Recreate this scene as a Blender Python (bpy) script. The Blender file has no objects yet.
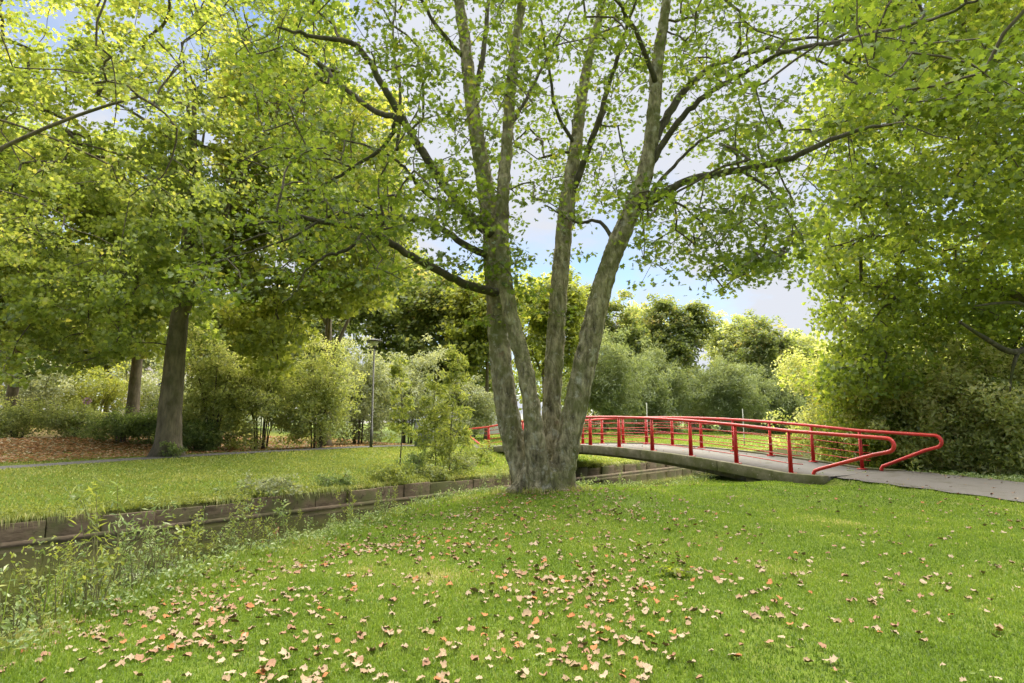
import bpy, math, random
import numpy as np
from mathutils import Vector, noise

R = math.radians
rng = np.random.default_rng(11)
random.seed(11)
scene = bpy.context.scene
C = scene.collection

# ------------------------------------------------------------------ camera
EYE = 1.5
PITCH = R(8.0)
FPX = 580.0
cam_d = bpy.data.cameras.new('camera')
cam = bpy.data.objects.new('camera', cam_d)
C.objects.link(cam)
cam.location = (0, 0, EYE)
cam.rotation_euler = (R(90) + PITCH, 0, 0)
cam_d.sensor_width = 36
cam_d.lens = 36 * FPX / 1024
cam_d.clip_start = 0.05
cam_d.clip_end = 2000
scene.camera = cam

# ------------------------------------------------------------------ light
SUN_EL = R(58)
SUN_AZ = R(5)         # measured from +Y (straight ahead) towards +X
SUN_STRENGTH = 1.5
SKY_STRENGTH = 0.06
EXPOSURE = 3.7

scene.view_settings.view_transform = 'Standard'
scene.view_settings.look = 'None'
scene.view_settings.exposure = EXPOSURE
scene.view_settings.gamma = 1.0
scene.view_settings.use_curve_mapping = False
scene.render.engine = 'CYCLES'
scene.cycles.use_denoising = True
try:
    scene.cycles.denoiser = 'OPENIMAGEDENOISE'
except Exception:
    pass
scene.cycles.max_bounces = 8
scene.cycles.transmission_bounces = 6
scene.cycles.diffuse_bounces = 5
scene.cycles.caustics_reflective = False
scene.cycles.caustics_refractive = False
scene.cycles.sample_clamp_indirect = 6

sun_d = bpy.data.lights.new('sun', 'SUN')
sun_d.energy = SUN_STRENGTH
sun_d.angle = R(115.0)   # hazy sun, disc widened to add dome-like fill light
sun_d.color = (1.0, 0.94, 0.83)
sun = bpy.data.objects.new('sun', sun_d)
C.objects.link(sun)
sdir = Vector((math.sin(SUN_AZ) * math.cos(SUN_EL), math.cos(SUN_AZ) * math.cos(SUN_EL), math.sin(SUN_EL)))
sun.rotation_euler = sdir.to_track_quat('Z', 'Y').to_euler()
sun.location = (0, 20, 40)

world = bpy.data.worlds.new('World')
scene.world = world
world.use_nodes = True
wn, wl = world.node_tree.nodes, world.node_tree.links
wn.clear()
wout = wn.new('ShaderNodeOutputWorld')
bg = wn.new('ShaderNodeBackground')
bg.inputs['Strength'].default_value = SKY_STRENGTH
sky = wn.new('ShaderNodeTexSky')
sky.sky_type = 'NISHITA'
sky.sun_disc = False
sky.sun_elevation = SUN_EL
sky.sun_rotation = SUN_AZ
sky.air_density = 1.0
sky.dust_density = 0.1
sky.ozone_density = 1.5
tc = wn.new('ShaderNodeTexCoord')
sep = wn.new('ShaderNodeSeparateXYZ')
wl.new(tc.outputs['Generated'], sep.inputs[0])
mx = wn.new('ShaderNodeMath'); mx.operation = 'MAXIMUM'; mx.inputs[1].default_value = 0.0
wl.new(sep.outputs['Z'], mx.inputs[0])
ad = wn.new('ShaderNodeMath'); ad.operation = 'ADD'; ad.inputs[1].default_value = 0.22
wl.new(mx.outputs[0], ad.inputs[0])
dv = wn.new('ShaderNodeVectorMath'); dv.operation = 'DIVIDE'
cmb = wn.new('ShaderNodeCombineXYZ')
for k in range(3):
    wl.new(ad.outputs[0], cmb.inputs[k])
wl.new(tc.outputs['Generated'], dv.inputs[0]); wl.new(cmb.outputs[0], dv.inputs[1])
nz = wn.new('ShaderNodeTexNoise')
nz.inputs['Scale'].default_value = 1.15
nz.inputs['Detail'].default_value = 9
nz.inputs['Roughness'].default_value = 0.58
nz.inputs['Distortion'].default_value = 0.25
wl.new(dv.outputs[0], nz.inputs['Vector'])
rampc = wn.new('ShaderNodeValToRGB')
rampc.color_ramp.elements[0].position = 0.40
rampc.color_ramp.elements[1].position = 0.56
wl.new(nz.outputs['Fac'], rampc.inputs[0])
cmix = wn.new('ShaderNodeMixRGB')
cmix.inputs[2].default_value = (1.02, 1.06, 1.16, 1)
wl.new(rampc.outputs[0], cmix.inputs[0])
hs = wn.new('ShaderNodeHueSaturation')
hs.inputs['Saturation'].default_value = 0.95
hs.inputs['Value'].default_value = 0.24
wl.new(sky.outputs[0], hs.inputs['Color'])
wl.new(hs.outputs[0], cmix.inputs[1])
wl.new(cmix.outputs[0], bg.inputs['Color'])
wl.new(bg.outputs[0], wout.inputs[0])

# ------------------------------------------------------------------ helpers
def at(px, py, Y):
    """World point on the ray of a photo pixel at forward distance Y."""
    u = (px - 512) / FPX
    v = (341.5 - py) / FPX
    dy = math.cos(PITCH) - v * math.sin(PITCH)
    dz = math.sin(PITCH) + v * math.cos(PITCH)
    s = Y / dy
    return np.array((u * s, Y, EYE + dz * s))


def link(name, me, parent=None, loc=None):
    o = bpy.data.objects.new(name, me)
    C.objects.link(o)
    if parent is not None:
        o.parent = parent
    if loc is not None:
        o.location = loc
    return o


def tag(o, label=None, cat=None, group=None, kind=None):
    if label: o['label'] = label
    if cat: o['category'] = cat
    if group: o['group'] = group
    if kind: o['kind'] = kind
    return o


def empty(name, loc, label, cat, group=None):
    o = bpy.data.objects.new(name, None)
    C.objects.link(o)
    o.location = loc
    o.empty_display_size = 0.2
    return tag(o, label, cat, group)


def mesh_np(name, verts, faces_list, mats, smooth=False, attrs=None, mat_idx=None):
    """faces_list: list of int arrays (F,k) for differing k."""
    me = bpy.data.meshes.new(name)
    verts = np.ascontiguousarray(verts, dtype=np.float32)
    me.vertices.add(len(verts))
    me.vertices.foreach_set('co', verts.ravel())
    loops = np.concatenate([f.ravel() for f in faces_list]).astype(np.int32)
    tot = np.concatenate([np.full(len(f), f.shape[1], dtype=np.int32) for f in faces_list])
    start = np.concatenate(([0], np.cumsum(tot)[:-1])).astype(np.int32)
    me.loops.add(len(loops))
    me.loops.foreach_set('vertex_index', loops)
    me.polygons.add(len(tot))
    me.polygons.foreach_set('loop_start', start)
    me.polygons.foreach_set('loop_total', tot)
    if smooth:
        me.polygons.foreach_set('use_smooth', np.ones(len(tot), dtype=bool))
    if mat_idx is not None:
        me.polygons.foreach_set('material_index', mat_idx.astype(np.int32))
    if attrs:
        for k, a in attrs.items():
            at_ = me.attributes.new(k, 'FLOAT', 'POINT')
            at_.data.foreach_set('value', a.astype(np.float32))
    me.update(calc_edges=True)
    me.validate()
    for m in (mats if isinstance(mats, (list, tuple)) else [mats]):
        me.materials.append(m)
    return me


def unit(v):
    return v / (np.linalg.norm(v, axis=-1, keepdims=True) + 1e-9)


class Tubes:
    """Collects tapered tubes along polylines into one mesh."""
    def __init__(self):
        self.v, self.f3, self.f4, self.n = [], [], [], 0

    def add(self, pts, rad, sides=6, cap=True, wob=0.0):
        pts = np.asarray(pts, float)
        rad = np.broadcast_to(np.asarray(rad, float), (len(pts),))
        m = len(pts)
        tan = unit(np.gradient(pts, axis=0))
        ref = np.array((0., 0., 1.)) if abs(tan[0][2]) < 0.9 else np.array((1., 0., 0.))
        n = unit(np.cross(tan[0], ref))
        rings = []
        ang = np.linspace(0, 2 * np.pi, sides, endpoint=False)
        for i in range(m):
            n = n - tan[i] * np.dot(n, tan[i])
            n = n / (np.linalg.norm(n) + 1e-9)
            b = np.cross(tan[i], n)
            r = rad[i]
            rr = r * (1 + (wob * (rng.random(sides) - .5) if wob else 0))
            rings.append(pts[i] + (np.cos(ang) * rr)[:, None] * n + (np.sin(ang) * rr)[:, None] * b)
        V = np.concatenate(rings)
        a = np.arange(sides)
        q = []
        for i in range(m - 1):
            q.append(np.stack([i * sides + a, i * sides + (a + 1) % sides,
                               (i + 1) * sides + (a + 1) % sides, (i + 1) * sides + a], 1))
        if q:
            self.f4.append(np.concatenate(q) + self.n)
        if cap:
            V = np.concatenate([V, pts[:1], pts[-1:]])
            i0, i1 = m * sides, m * sides + 1
            self.f3.append(np.stack([np.full(sides, i0), (a + 1) % sides, a], 1) + self.n)
            e = (m - 1) * sides
            self.f3.append(np.stack([np.full(sides, i1), e + a, e + (a + 1) % sides], 1) + self.n)
        self.v.append(V)
        self.n += len(V)
        return self

    def build(self, name, mat, smooth=True):
        fl = []
        if self.f4: fl.append(np.concatenate(self.f4))
        if self.f3: fl.append(np.concatenate(self.f3))
        return mesh_np(name, np.concatenate(self.v), fl, mat, smooth)


def boxes_mesh(name, boxes, mat):
    """boxes: list of 8x3 corner arrays (bottom 4 then top 4)."""
    F = np.array([[0, 3, 2, 1], [4, 5, 6, 7], [0, 1, 5, 4], [1, 2, 6, 5], [2, 3, 7, 6], [3, 0, 4, 7]])
    V = np.concatenate([np.asarray(b, float) for b in boxes])
    FF = np.concatenate([F + 8 * i for i in range(len(boxes))])
    return mesh_np(name, V, [FF], mat)


def box8(x0, x1, y0, y1, z0, z1):
    return np.array([(x0, y0, z0), (x1, y0, z0), (x1, y1, z0), (x0, y1, z0),
                     (x0, y0, z1), (x1, y0, z1), (x1, y1, z1), (x0, y1, z1)], float)


def bevel(o, w=0.01, seg=2):
    m = o.modifiers.new('bevel', 'BEVEL')
    m.width = w
    m.segments = seg
    m.limit_method = 'ANGLE'
    return o


def smoothline(pts, k=6):
    """Catmull-Rom resample of rows (x,y,z,...)."""
    P = np.asarray(pts, float)
    P = np.concatenate([2 * P[:1] - P[1:2], P, 2 * P[-1:] - P[-2:-1]])
    out = []
    for i in range(1, len(P) - 2):
        t = np.linspace(0, 1, k, endpoint=False)[:, None]
        a, b, c, d = P[i - 1], P[i], P[i + 1], P[i + 2]
        out.append(.5 * (2 * b + (c - a) * t + (2 * a - 5 * b + 4 * c - d) * t ** 2 + (3 * b - a - 3 * c + d) * t ** 3))
    out.append(P[-2:-1])
    return np.concatenate(out)


# ------------------------------------------------------------------ materials
def new_mat(name):
    m = bpy.data.materials.new(name)
    m.use_nodes = True
    n, l = m.node_tree.nodes, m.node_tree.links
    n.clear()
    out = n.new('ShaderNodeOutputMaterial')
    return m, n, l, out


def ramp_node(n, stops):
    r = n.new('ShaderNodeValToRGB')
    el = r.color_ramp.elements
    el[0].position, el[0].color = stops[0][0], (*stops[0][1], 1)
    el[1].position, el[1].color = stops[-1][0], (*stops[-1][1], 1)
    for p, c in stops[1:-1]:
        e = el.new(p)
        e.color = (*c, 1)
    return r


def leaf_mat(name, stops, trans=0.5, gain=1.2, gloss=0.03, rough=0.5, tint=(1.14, 1.08, 0.62)):
    m, n, l, out = new_mat(name)
    a = n.new('ShaderNodeAttribute'); a.attribute_name = 'var'
    r = ramp_node(n, [(q_, tuple(min(.6, c_ * gain * f_) for c_, f_ in zip(col_, (1.0, .98, 1.2)))) for q_, col_ in stops])
    l.new(a.outputs['Fac'], r.inputs[0])
    d = n.new('ShaderNodeBsdfDiffuse')
    t = n.new('ShaderNodeBsdfTranslucent')
    mul = n.new('ShaderNodeMixRGB'); mul.blend_type = 'MULTIPLY'; mul.inputs[0].default_value = 1
    mul.inputs[2].default_value = (*[x * 1.25 for x in tint], 1)
    l.new(r.outputs[0], d.inputs['Color'])
    l.new(r.outputs[0], mul.inputs[1]); l.new(mul.outputs[0], t.inputs['Color'])
    s = n.new('ShaderNodeMixShader'); s.inputs[0].default_value = trans
    l.new(d.outputs[0], s.inputs[1]); l.new(t.outputs[0], s.inputs[2])
    g = n.new('ShaderNodeBsdfGlossy'); g.inputs['Roughness'].default_value = rough
    g.inputs['Color'].default_value = (.9, .95, 1, 1)
    s2 = n.new('ShaderNodeMixShader'); s2.inputs[0].default_value = gloss
    l.new(s.outputs[0], s2.inputs[1]); l.new(g.outputs[0], s2.inputs[2])
    l.new(s2.outputs[0], out.inputs[0])
    return m


def noise_mat(name, stops, scale=4, detail=8, rough=0.85, bump=0.3, bscale=None, stretch=(1, 1, 1), spec=0.3,
              second=None, dist=0.02):
    """Principled with a noise-ramp colour. second=(scale, ramp positions, colour) adds patches."""
    m, n, l, out = new_mat(name)
    p = n.new('ShaderNodeBsdfPrincipled')
    tcn = n.new('ShaderNodeTexCoord')
    mp = n.new('ShaderNodeMapping'); mp.inputs['Scale'].default_value = stretch
    l.new(tcn.outputs['Object'], mp.inputs[0])
    nz1 = n.new('ShaderNodeTexNoise')
    nz1.inputs['Scale'].default_value = scale; nz1.inputs['Detail'].default_value = detail
    nz1.inputs['Roughness'].default_value = .65
    l.new(mp.outputs[0], nz1.inputs['Vector'])
    r = ramp_node(n, stops)
    l.new(nz1.outputs['Fac'], r.inputs[0])
    col = r.outputs[0]
    for sec in (second or []):
        n2 = n.new('ShaderNodeTexNoise'); n2.inputs['Scale'].default_value = sec[0]; n2.inputs['Detail'].default_value = 6
        n2.inputs['Roughness'].default_value = .6
        l.new(tcn.outputs['Object'], n2.inputs['Vector'])
        rr = ramp_node(n, [(sec[1][0], (0, 0, 0)), (sec[1][1], (1, 1, 1))])
        l.new(n2.outputs['Fac'], rr.inputs[0])
        mxn = n.new('ShaderNodeMixRGB'); mxn.inputs[2].default_value = (*sec[2], 1)
        l.new(rr.outputs[0], mxn.inputs[0]); l.new(col, mxn.inputs[1])
        col = mxn.outputs[0]
    l.new(col, p.inputs['Base Color'])
    p.inputs['Roughness'].default_value = rough
    p.inputs['Specular IOR Level'].default_value = spec
    if bump:
        n3 = n.new('ShaderNodeTexNoise'); n3.inputs['Scale'].default_value = bscale or scale * 3
        n3.inputs['Detail'].default_value = 8
        l.new(mp.outputs[0], n3.inputs['Vector'])
        b = n.new('ShaderNodeBump'); b.inputs['Strength'].default_value = bump; b.inputs['Distance'].default_value = dist
        l.new(n3.outputs['Fac'], b.inputs['Height'])
        l.new(b.outputs[0], p.inputs['Normal'])
    l.new(p.outputs[0], out.inputs[0])
    return m


M = {}
M['bark_main'] = noise_mat('bark_main', [(.32, (.06, .052, .03)), (.48, (.22, .195, .12)), (.66, (.48, .43, .29))],
                           scale=9, detail=13, bump=1.0, bscale=18, stretch=(1, 1, .35), rough=.92, dist=.12,
                           second=[(1.3, (.46, .66), (.15, .16, .055)), (2.3, (.62, .74), (.24, .155, .11)), (5.5, (.56, .68), (.38, .37, .30)), (1.0, (.60, .72), (.08, .072, .047)), (17, (.65, .71), (.5, .5, .43))])
M['bark_dark'] = noise_mat('bark_dark', [(.3, (.06, .05, .034)), (.7, (.20, .168, .112))], scale=6, bump=.9, detail=12,
                           stretch=(1, 1, .3), rough=.9, dist=.04, second=[(1.2, (.5, .7), (.07, .072, .028)), (9, (.62, .7), (.14, .13, .1))])
M['bark_limb_shaded'] = noise_mat('bark_limb_shaded', [(.3, (.03, .027, .018)), (.5, (.066, .059, .04)), (.7, (.13, .117, .083))], scale=7, bump=.9, stretch=(1, 1, .5), rough=.9, dist=.02,  # limb bark darkened to paint in backlit shade, with green algae patches
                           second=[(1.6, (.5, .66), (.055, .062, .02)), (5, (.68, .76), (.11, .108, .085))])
M['twig'] = noise_mat('twig', [(.3, (.05, .042, .03)), (.7, (.13, .11, .08))], scale=8, bump=0)
M['stem_green'] = noise_mat('stem_green', [(.3, (.09, .10, .035)), (.7, (.2, .18, .08))], scale=8, bump=0)

M['leaf_main'] = leaf_mat('leaf_main', [(0, (.04, .065, .008)), (.45, (.088, .138, .015)), (.8, (.15, .20, .026)), (1, (.25, .26, .04))], gain=1.25, trans=0.55)
M['leaf_left'] = leaf_mat('leaf_left', [(0, (.065, .10, .014)), (.4, (.145, .195, .03)), (.8, (.24, .285, .055)), (1, (.36, .36, .08))], gain=1.5, trans=0.55)
M['leaf_yellow'] = leaf_mat('leaf_yellow', [(0, (.12, .155, .02)), (.5, (.235, .28, .045)), (1, (.39, .39, .08))], gain=1.2, trans=0.55)
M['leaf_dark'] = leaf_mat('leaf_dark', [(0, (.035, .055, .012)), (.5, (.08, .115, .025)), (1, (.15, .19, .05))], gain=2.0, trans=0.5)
M['leaf_right'] = leaf_mat('leaf_right', [(0, (.085, .13, .013)), (.45, (.175, .24, .026)), (.85, (.27, .325, .05)), (1, (.37, .37, .07))], gain=1.22, trans=0.58)
M['leaf_olive'] = leaf_mat('leaf_olive', [(0, (.05, .075, .018)), (.5, (.11, .145, .034)), (.85, (.165, .19, .05)), (1, (.22, .19, .06))], gain=1.5, trans=0.58)
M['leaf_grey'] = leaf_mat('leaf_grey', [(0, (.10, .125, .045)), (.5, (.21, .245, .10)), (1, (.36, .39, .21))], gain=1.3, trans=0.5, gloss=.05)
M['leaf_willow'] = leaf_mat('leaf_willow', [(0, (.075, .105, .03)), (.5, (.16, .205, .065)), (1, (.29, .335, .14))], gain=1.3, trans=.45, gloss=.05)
M['leaf_shrub'] = leaf_mat('leaf_shrub', [(0, (.06, .08, .02)), (.5, (.15, .18, .045)), (.85, (.26, .28, .09)), (1, (.36, .32, .13))], gain=2.1, trans=0.55, gloss=.05)
M['leaf_weed'] = leaf_mat('leaf_weed', [(0, (.075, .11, .025)), (.5, (.155, .22, .06)), (.85, (.25, .32, .11)), (1, (.36, .40, .2))], gain=1.4, trans=.4)
M['leaf_sapling'] = leaf_mat('leaf_sapling', [(0, (.11, .15, .02)), (.5, (.2, .25, .045)), (1, (.33, .36, .08))], trans=.5)
M['grass'] = leaf_mat('grass', [(0, (.065, .11, .012)), (.4, (.12, .185, .02)), (.75, (.19, .25, .036)), (.92, (.26, .29, .06)), (1, (.42, .36, .17))], gain=1.24, trans=0.45, gloss=.02, tint=(1.15, 1.2, .6))
M['grass_rough'] = leaf_mat('grass_rough', [(0, (.075, .10, .018)), (.4, (.145, .18, .03)), (.75, (.22, .24, .055)), (1, (.38, .34, .15))], gain=1.6, trans=0.45, gloss=.03)
M['dry_stalk'] = leaf_mat('dry_stalk', [(0, (.16, .07, .03)), (1, (.3, .15, .07))], trans=.2)
M['litter'] = leaf_mat('litter', [(0, (.14, .07, .025)), (.4, (.25, .13, .045)), (.7, (.32, .17, .06)), (1, (.40, .30, .17))], gain=2.0, trans=0.25, gloss=.04, tint=(1, 1, 1))


def dry_leaf_mat(name, c0, c1):
    return noise_mat(name, [(.3, c0), (.7, c1)], scale=25, bump=.2, rough=.7, spec=.3)


M['dry_tan'] = dry_leaf_mat('dry_tan', (.20, .135, .072), (.34, .245, .145))
M['dry_pale'] = dry_leaf_mat('dry_pale', (.235, .175, .105), (.40, .315, .21))
M['dry_brown'] = dry_leaf_mat('dry_brown', (.2, .105, .055), (.34, .2, .12))
M['dry_orange'] = dry_leaf_mat('dry_orange', (.27, .095, .03), (.38, .17, .055))

M['red_paint'] = noise_mat('red_paint', [(.3, (.50, .022, .018)), (.7, (.62, .036, .028))], scale=6, bump=.06, bscale=60, rough=.42, spec=.5,
                           second=[(2.5, (.5, .7), (.36, .022, .02)), (14, (.66, .72), (.20, .035, .02)), (40, (.72, .75), (.45, .25, .2))])
M['concrete'] = noise_mat('concrete', [(.3, (.10, .092, .058)), (.7, (.24, .215, .15))], scale=4, bump=.4, rough=.9,
                          second=[(1.6, (.42, .62), (.085, .09, .03)), (11, (.64, .72), (.3, .28, .22))])
M['deck'] = noise_mat('deck', [(.35, (.115, .109, .104)), (.7, (.185, .177, .168))], scale=60, bump=.25, bscale=220, rough=.9, dist=.004,
                      second=[(.7, (.42, .66), (.14, .128, .105)), (2.6, (.58, .66), (.085, .085, .06))])
M['asphalt'] = noise_mat('asphalt', [(.35, (.085, .078, .07)), (.7, (.165, .152, .138))], scale=90, bump=.4, bscale=300, rough=.92, dist=.004,
                         second=[(.5, (.4, .7), (.13, .12, .105)), (3, (.54, .66), (.08, .074, .05))])
M['asphalt_dark'] = noise_mat('asphalt_dark', [(.35, (.085, .08, .072)), (.7, (.15, .14, .125))], scale=40, bump=.4, bscale=300, rough=.92, dist=.004)
M['old_board'] = noise_mat('old_board', [(.3, (.085, .062, .04)), (.7, (.23, .175, .12))], scale=3, bump=.5, stretch=(1, 1, 3), rough=.9,
                           second=[(1.3, (.45, .62), (.12, .125, .05)), (6, (.6, .7), (.05, .04, .028))])
M['lamp_metal'] = noise_mat('lamp_metal', [(.3, (.045, .045, .036)), (.7, (.075, .072, .058))], scale=5, bump=.1, rough=.5, spec=.5)
M['pale_metal'] = noise_mat('pale_metal', [(.3, (.26, .28, .22)), (.7, (.34, .36, .3))], scale=5, bump=.05, rough=.5, spec=.5)
M['grey_metal'] = noise_mat('grey_metal', [(.3, (.16, .175, .18)), (.7, (.21, .225, .23))], scale=3, bump=.05, rough=.5, spec=.5)
M['white_plastic'] = noise_mat('white_plastic', [(.3, (.70, .71, .72)), (.7, (.8, .8, .8))], scale=3, bump=.03, rough=.4)
M['house_wall'] = noise_mat('house_wall', [(.3, (.68, .66, .64)), (.7, (.78, .76, .74))], scale=3, bump=.1, rough=.9)
M['roof_tile'] = noise_mat('roof_tile', [(.3, (.12, .11, .11)), (.7, (.2, .185, .18))], scale=6, bump=.3, rough=.9)
M['window_glass'] = noise_mat('window_glass', [(.3, (.03, .04, .05)), (.7, (.05, .06, .07))], scale=2, bump=0, rough=.08, spec=.6)
M['rubber'] = noise_mat('rubber', [(.3, (.015, .015, .015)), (.7, (.03, .03, .03))], scale=9, bump=.1, rough=.8)
M['lamp_lens'] = noise_mat('lamp_lens', [(.3, (.55, .55, .5)), (.7, (.65, .65, .6))], scale=4, bump=0, rough=.3)
M['bloom'] = noise_mat('bloom', [(.3, (.45, .25, .38)), (.7, (.62, .40, .55))], scale=12, bump=.3, rough=.8)

# ground: lawn / soil / litter by the 'litter' and 'bare' attributes of the sheet
m, n, l, out = new_mat('ground_soil')
p = n.new('ShaderNodeBsdfPrincipled'); p.inputs['Roughness'].default_value = .95; p.inputs['Specular IOR Level'].default_value = .1
tcn = n.new('ShaderNodeTexCoord')
na = n.new('ShaderNodeTexNoise'); na.inputs['Scale'].default_value = .9; na.inputs['Detail'].default_value = 9; na.inputs['Roughness'].default_value = .7
nb = n.new('ShaderNodeTexNoise'); nb.inputs['Scale'].default_value = 14; nb.inputs['Detail'].default_value = 8; nb.inputs['Roughness'].default_value = .75
l.new(tcn.outputs['Object'], na.inputs['Vector']); l.new(tcn.outputs['Object'], nb.inputs['Vector'])
ra = ramp_node(n, [(.32, (.07, .12, .012)), (.5, (.12, .18, .02)), (.68, (.21, .22, .055))])
rb = ramp_node(n, [(.3, (.055, .075, .012)), (.55, (.11, .16, .02)), (.75, (.2, .22, .07))])
l.new(na.outputs['Fac'], ra.inputs[0]); l.new(nb.outputs['Fac'], rb.inputs[0])
m1 = n.new('ShaderNodeMixRGB'); m1.inputs[0].default_value = .55
l.new(ra.outputs[0], m1.inputs[1]); l.new(rb.outputs[0], m1.inputs[2])
rl = ramp_node(n, [(.35, (.09, .05, .022)), (.5, (.19, .10, .04)), (.62, (.12, .12, .03)), (.75, (.3, .17, .07))])
l.new(nb.outputs['Fac'], rl.inputs[0])
al = n.new('ShaderNodeAttribute'); al.attribute_name = 'litter'
m2 = n.new('ShaderNodeMixRGB')
l.new(al.outputs['Fac'], m2.inputs[0]); l.new(m1.outputs[0], m2.inputs[1]); l.new(rl.outputs[0], m2.inputs[2])
ab = n.new('ShaderNodeAttribute'); ab.attribute_name = 'bare'
rs = ramp_node(n, [(.3, (.035, .027, .016)), (.7, (.09, .07, .04))])
l.new(nb.outputs['Fac'], rs.inputs[0])
m3 = n.new('ShaderNodeMixRGB')
l.new(ab.outputs['Fac'], m3.inputs[0]); l.new(m2.outputs[0], m3.inputs[1]); l.new(rs.outputs[0], m3.inputs[2])
l.new(m3.outputs[0], p.inputs['Base Color'])
bp = n.new('ShaderNodeBump'); bp.inputs['Strength'].default_value = .6; bp.inputs['Distance'].default_value = .05
l.new(nb.outputs['Fac'], bp.inputs['Height']); l.new(bp.outputs[0], p.inputs['Normal'])
l.new(p.outputs[0], out.inputs[0])
M['ground'] = m

m, n, l, out = new_mat('canal_water')
p = n.new('ShaderNodeBsdfPrincipled')
tcn = n.new('ShaderNodeTexCoord')
na = n.new('ShaderNodeTexNoise'); na.inputs['Scale'].default_value = .6; na.inputs['Detail'].default_value = 5
l.new(tcn.outputs['Object'], na.inputs['Vector'])
ra = ramp_node(n, [(.35, (.018, .02, .009)), (.7, (.05, .055, .016))])
l.new(na.outputs['Fac'], ra.inputs[0]); l.new(ra.outputs[0], p.inputs['Base Color'])
p.inputs['Roughness'].default_value = .04
p.inputs['IOR'].default_value = 1.33
nb = n.new('ShaderNodeTexNoise'); nb.inputs['Scale'].default_value = 3.5; nb.inputs['Detail'].default_value = 3
l.new(tcn.outputs['Object'], nb.inputs['Vector'])
bp = n.new('ShaderNodeBump'); bp.inputs['Strength'].default_value = .12; bp.inputs['Distance'].default_value = .03
l.new(nb.outputs['Fac'], bp.inputs['Height']); l.new(bp.outputs[0], p.inputs['Normal'])
l.new(p.outputs[0], out.inputs[0])
M['water'] = m

# ------------------------------------------------------------------ terrain
W0 = np.array((-10.2, 11.6))
SD = np.array((.68, .733)); SD = SD / np.linalg.norm(SD)
ND = np.array((-SD[1], SD[0]))
WATER = -0.9
BP0 = np.array((7.3, 15.5)); BD = np.array((-.503, .874)); BW = np.array((.874, .503)) / np.hypot(.874, .503)
BRIDGE_W = 3.1


def to_sn(x, y):
    dx, dy = np.asarray(x) - W0[0], np.asarray(y) - W0[1]
    return dx * SD[0] + dy * SD[1], dx * ND[0] + dy * ND[1]


def to_xy(s, nn):
    s, nn = np.asarray(s), np.asarray(nn)
    return W0[0] + s * SD[0] + nn * ND[0], W0[1] + s * SD[1] + nn * ND[1]


EDGE_S = [-60, -4, -.9, .2, 2, 4.9, 8.5, 11, 14, 80, 300]
EDGE_N = [-9.6, -9.3, -8.4, -7.5, -6.6, -5.2, -4.5, -5.2, -6.5, -6.6, -6.6]


def edge_n(s):
    return np.interp(s, EDGE_S, EDGE_N)


def sstep(a, b, x):
    t = np.clip((x - a) / (b - a), 0, 1)
    return t * t * (3 - 2 * t)


def bump2(x, y):
    return (.035 * np.sin(.9 * x + 1.3 + .6 * np.sin(.5 * y)) + .03 * np.sin(1.1 * y + .7 * x + 2) + .016 * np.sin(2.7 * x - 1.9 * y)
            + .009 * np.sin(5.3 * x + 4.1 * y + np.sin(3 * y)))


# paths: (x, y, half width, z)
PATH_NEAR = smoothline([(9.1 - .503 * -.6, 16.35 + .874 * -.6 - .35, 1.75, .19), (10.0, 14.2, 1.8, .14), (10.9, 12.2, 1.85, .08), (11.9, 9.0, 1.9, .02), (12.6, 3.5, 1.9, 0), (12.9, -6, 1.9, 0), (12.5, -25, 1.9, 0)], 8)
_e = BP0 + BD * 18.0 + BW * BRIDGE_W * .5
PATH_FAR = smoothline([(_e[0] + .3, _e[1] - .5, 1.6, .19), (_e[0] - .9, _e[1] + 1.6, 1.5, .2), (-3.2, 33.6, 1.2, .24), (-6.6, 31.0, .85, .3), (-9.6, 26.7, .75, .3), (-13.0, 22.0, .75, .24), (-16.3, 17.7, .75, .12), (-21, 12, .8, .08), (-30, 2, .8, .05)], 8)


def path_dist(P, x, y):
    d = np.full(np.shape(x), 1e9); z = np.zeros(np.shape(x)); hw = np.ones(np.shape(x))
    for a, b in zip(P[:-1], P[1:]):
        vx, vy = b[0] - a[0], b[1] - a[1]
        t = np.clip(((x - a[0]) * vx + (y - a[1]) * vy) / (vx * vx + vy * vy + 1e-9), 0, 1)
        dd = np.hypot(x - a[0] - t * vx, y - a[1] - t * vy)
        c = dd < d
        d = np.where(c, dd, d); z = np.where(c, a[3] + t * (b[3] - a[3]), z); hw = np.where(c, a[2] + t * (b[2] - a[2]), hw)
    return d, hw, z


def ground_z(x, y, with_path=True):
    x = np.asarray(x, float); y = np.asarray(y, float)
    s, nn = to_sn(x, y)
    e = edge_n(s)
    b = bump2(x, y)
    # near lawn
    near = b - .0 + .17 * np.exp(-(((x - .7) / 2.2) ** 2 + ((y - 12.6) / 2.0) ** 2)) - .22 * sstep(4.0, .9, e - nn)
    slope = sstep(-.9, 1.6, nn - e)
    near = near * (1 - slope) + (-1.55) * slope
    far = -.42 + .85 * sstep(12, 38, nn) * sstep(-10, 14, s) + .30 * sstep(0, 3.0, nn) + .34 * sstep(2.5, 9, nn) + .5 * sstep(10.5, 18, nn) * sstep(24, 8, s) + .5 * b * sstep(0, 1.5, nn)
    z = np.where(nn > 0.0, far, near)
    if with_path:
        for P in (PATH_NEAR, PATH_FAR):
            d, hw, pz = path_dist(P, x, y)
            k = 1 - sstep(hw - .05, hw + (.55 if P is PATH_NEAR else 1.6), d)
            k = np.where((nn > -1.0) & (nn < 1.0), k * 0, k)
            k = k * np.where(nn < 0, sstep(-.2, -2.2, nn - e), 1)
            z = z * (1 - k) + (pz - .02) * k
    return z


def gz1(x, y):
    return float(ground_z(np.array([x]), np.array([y]))[0])


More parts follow.
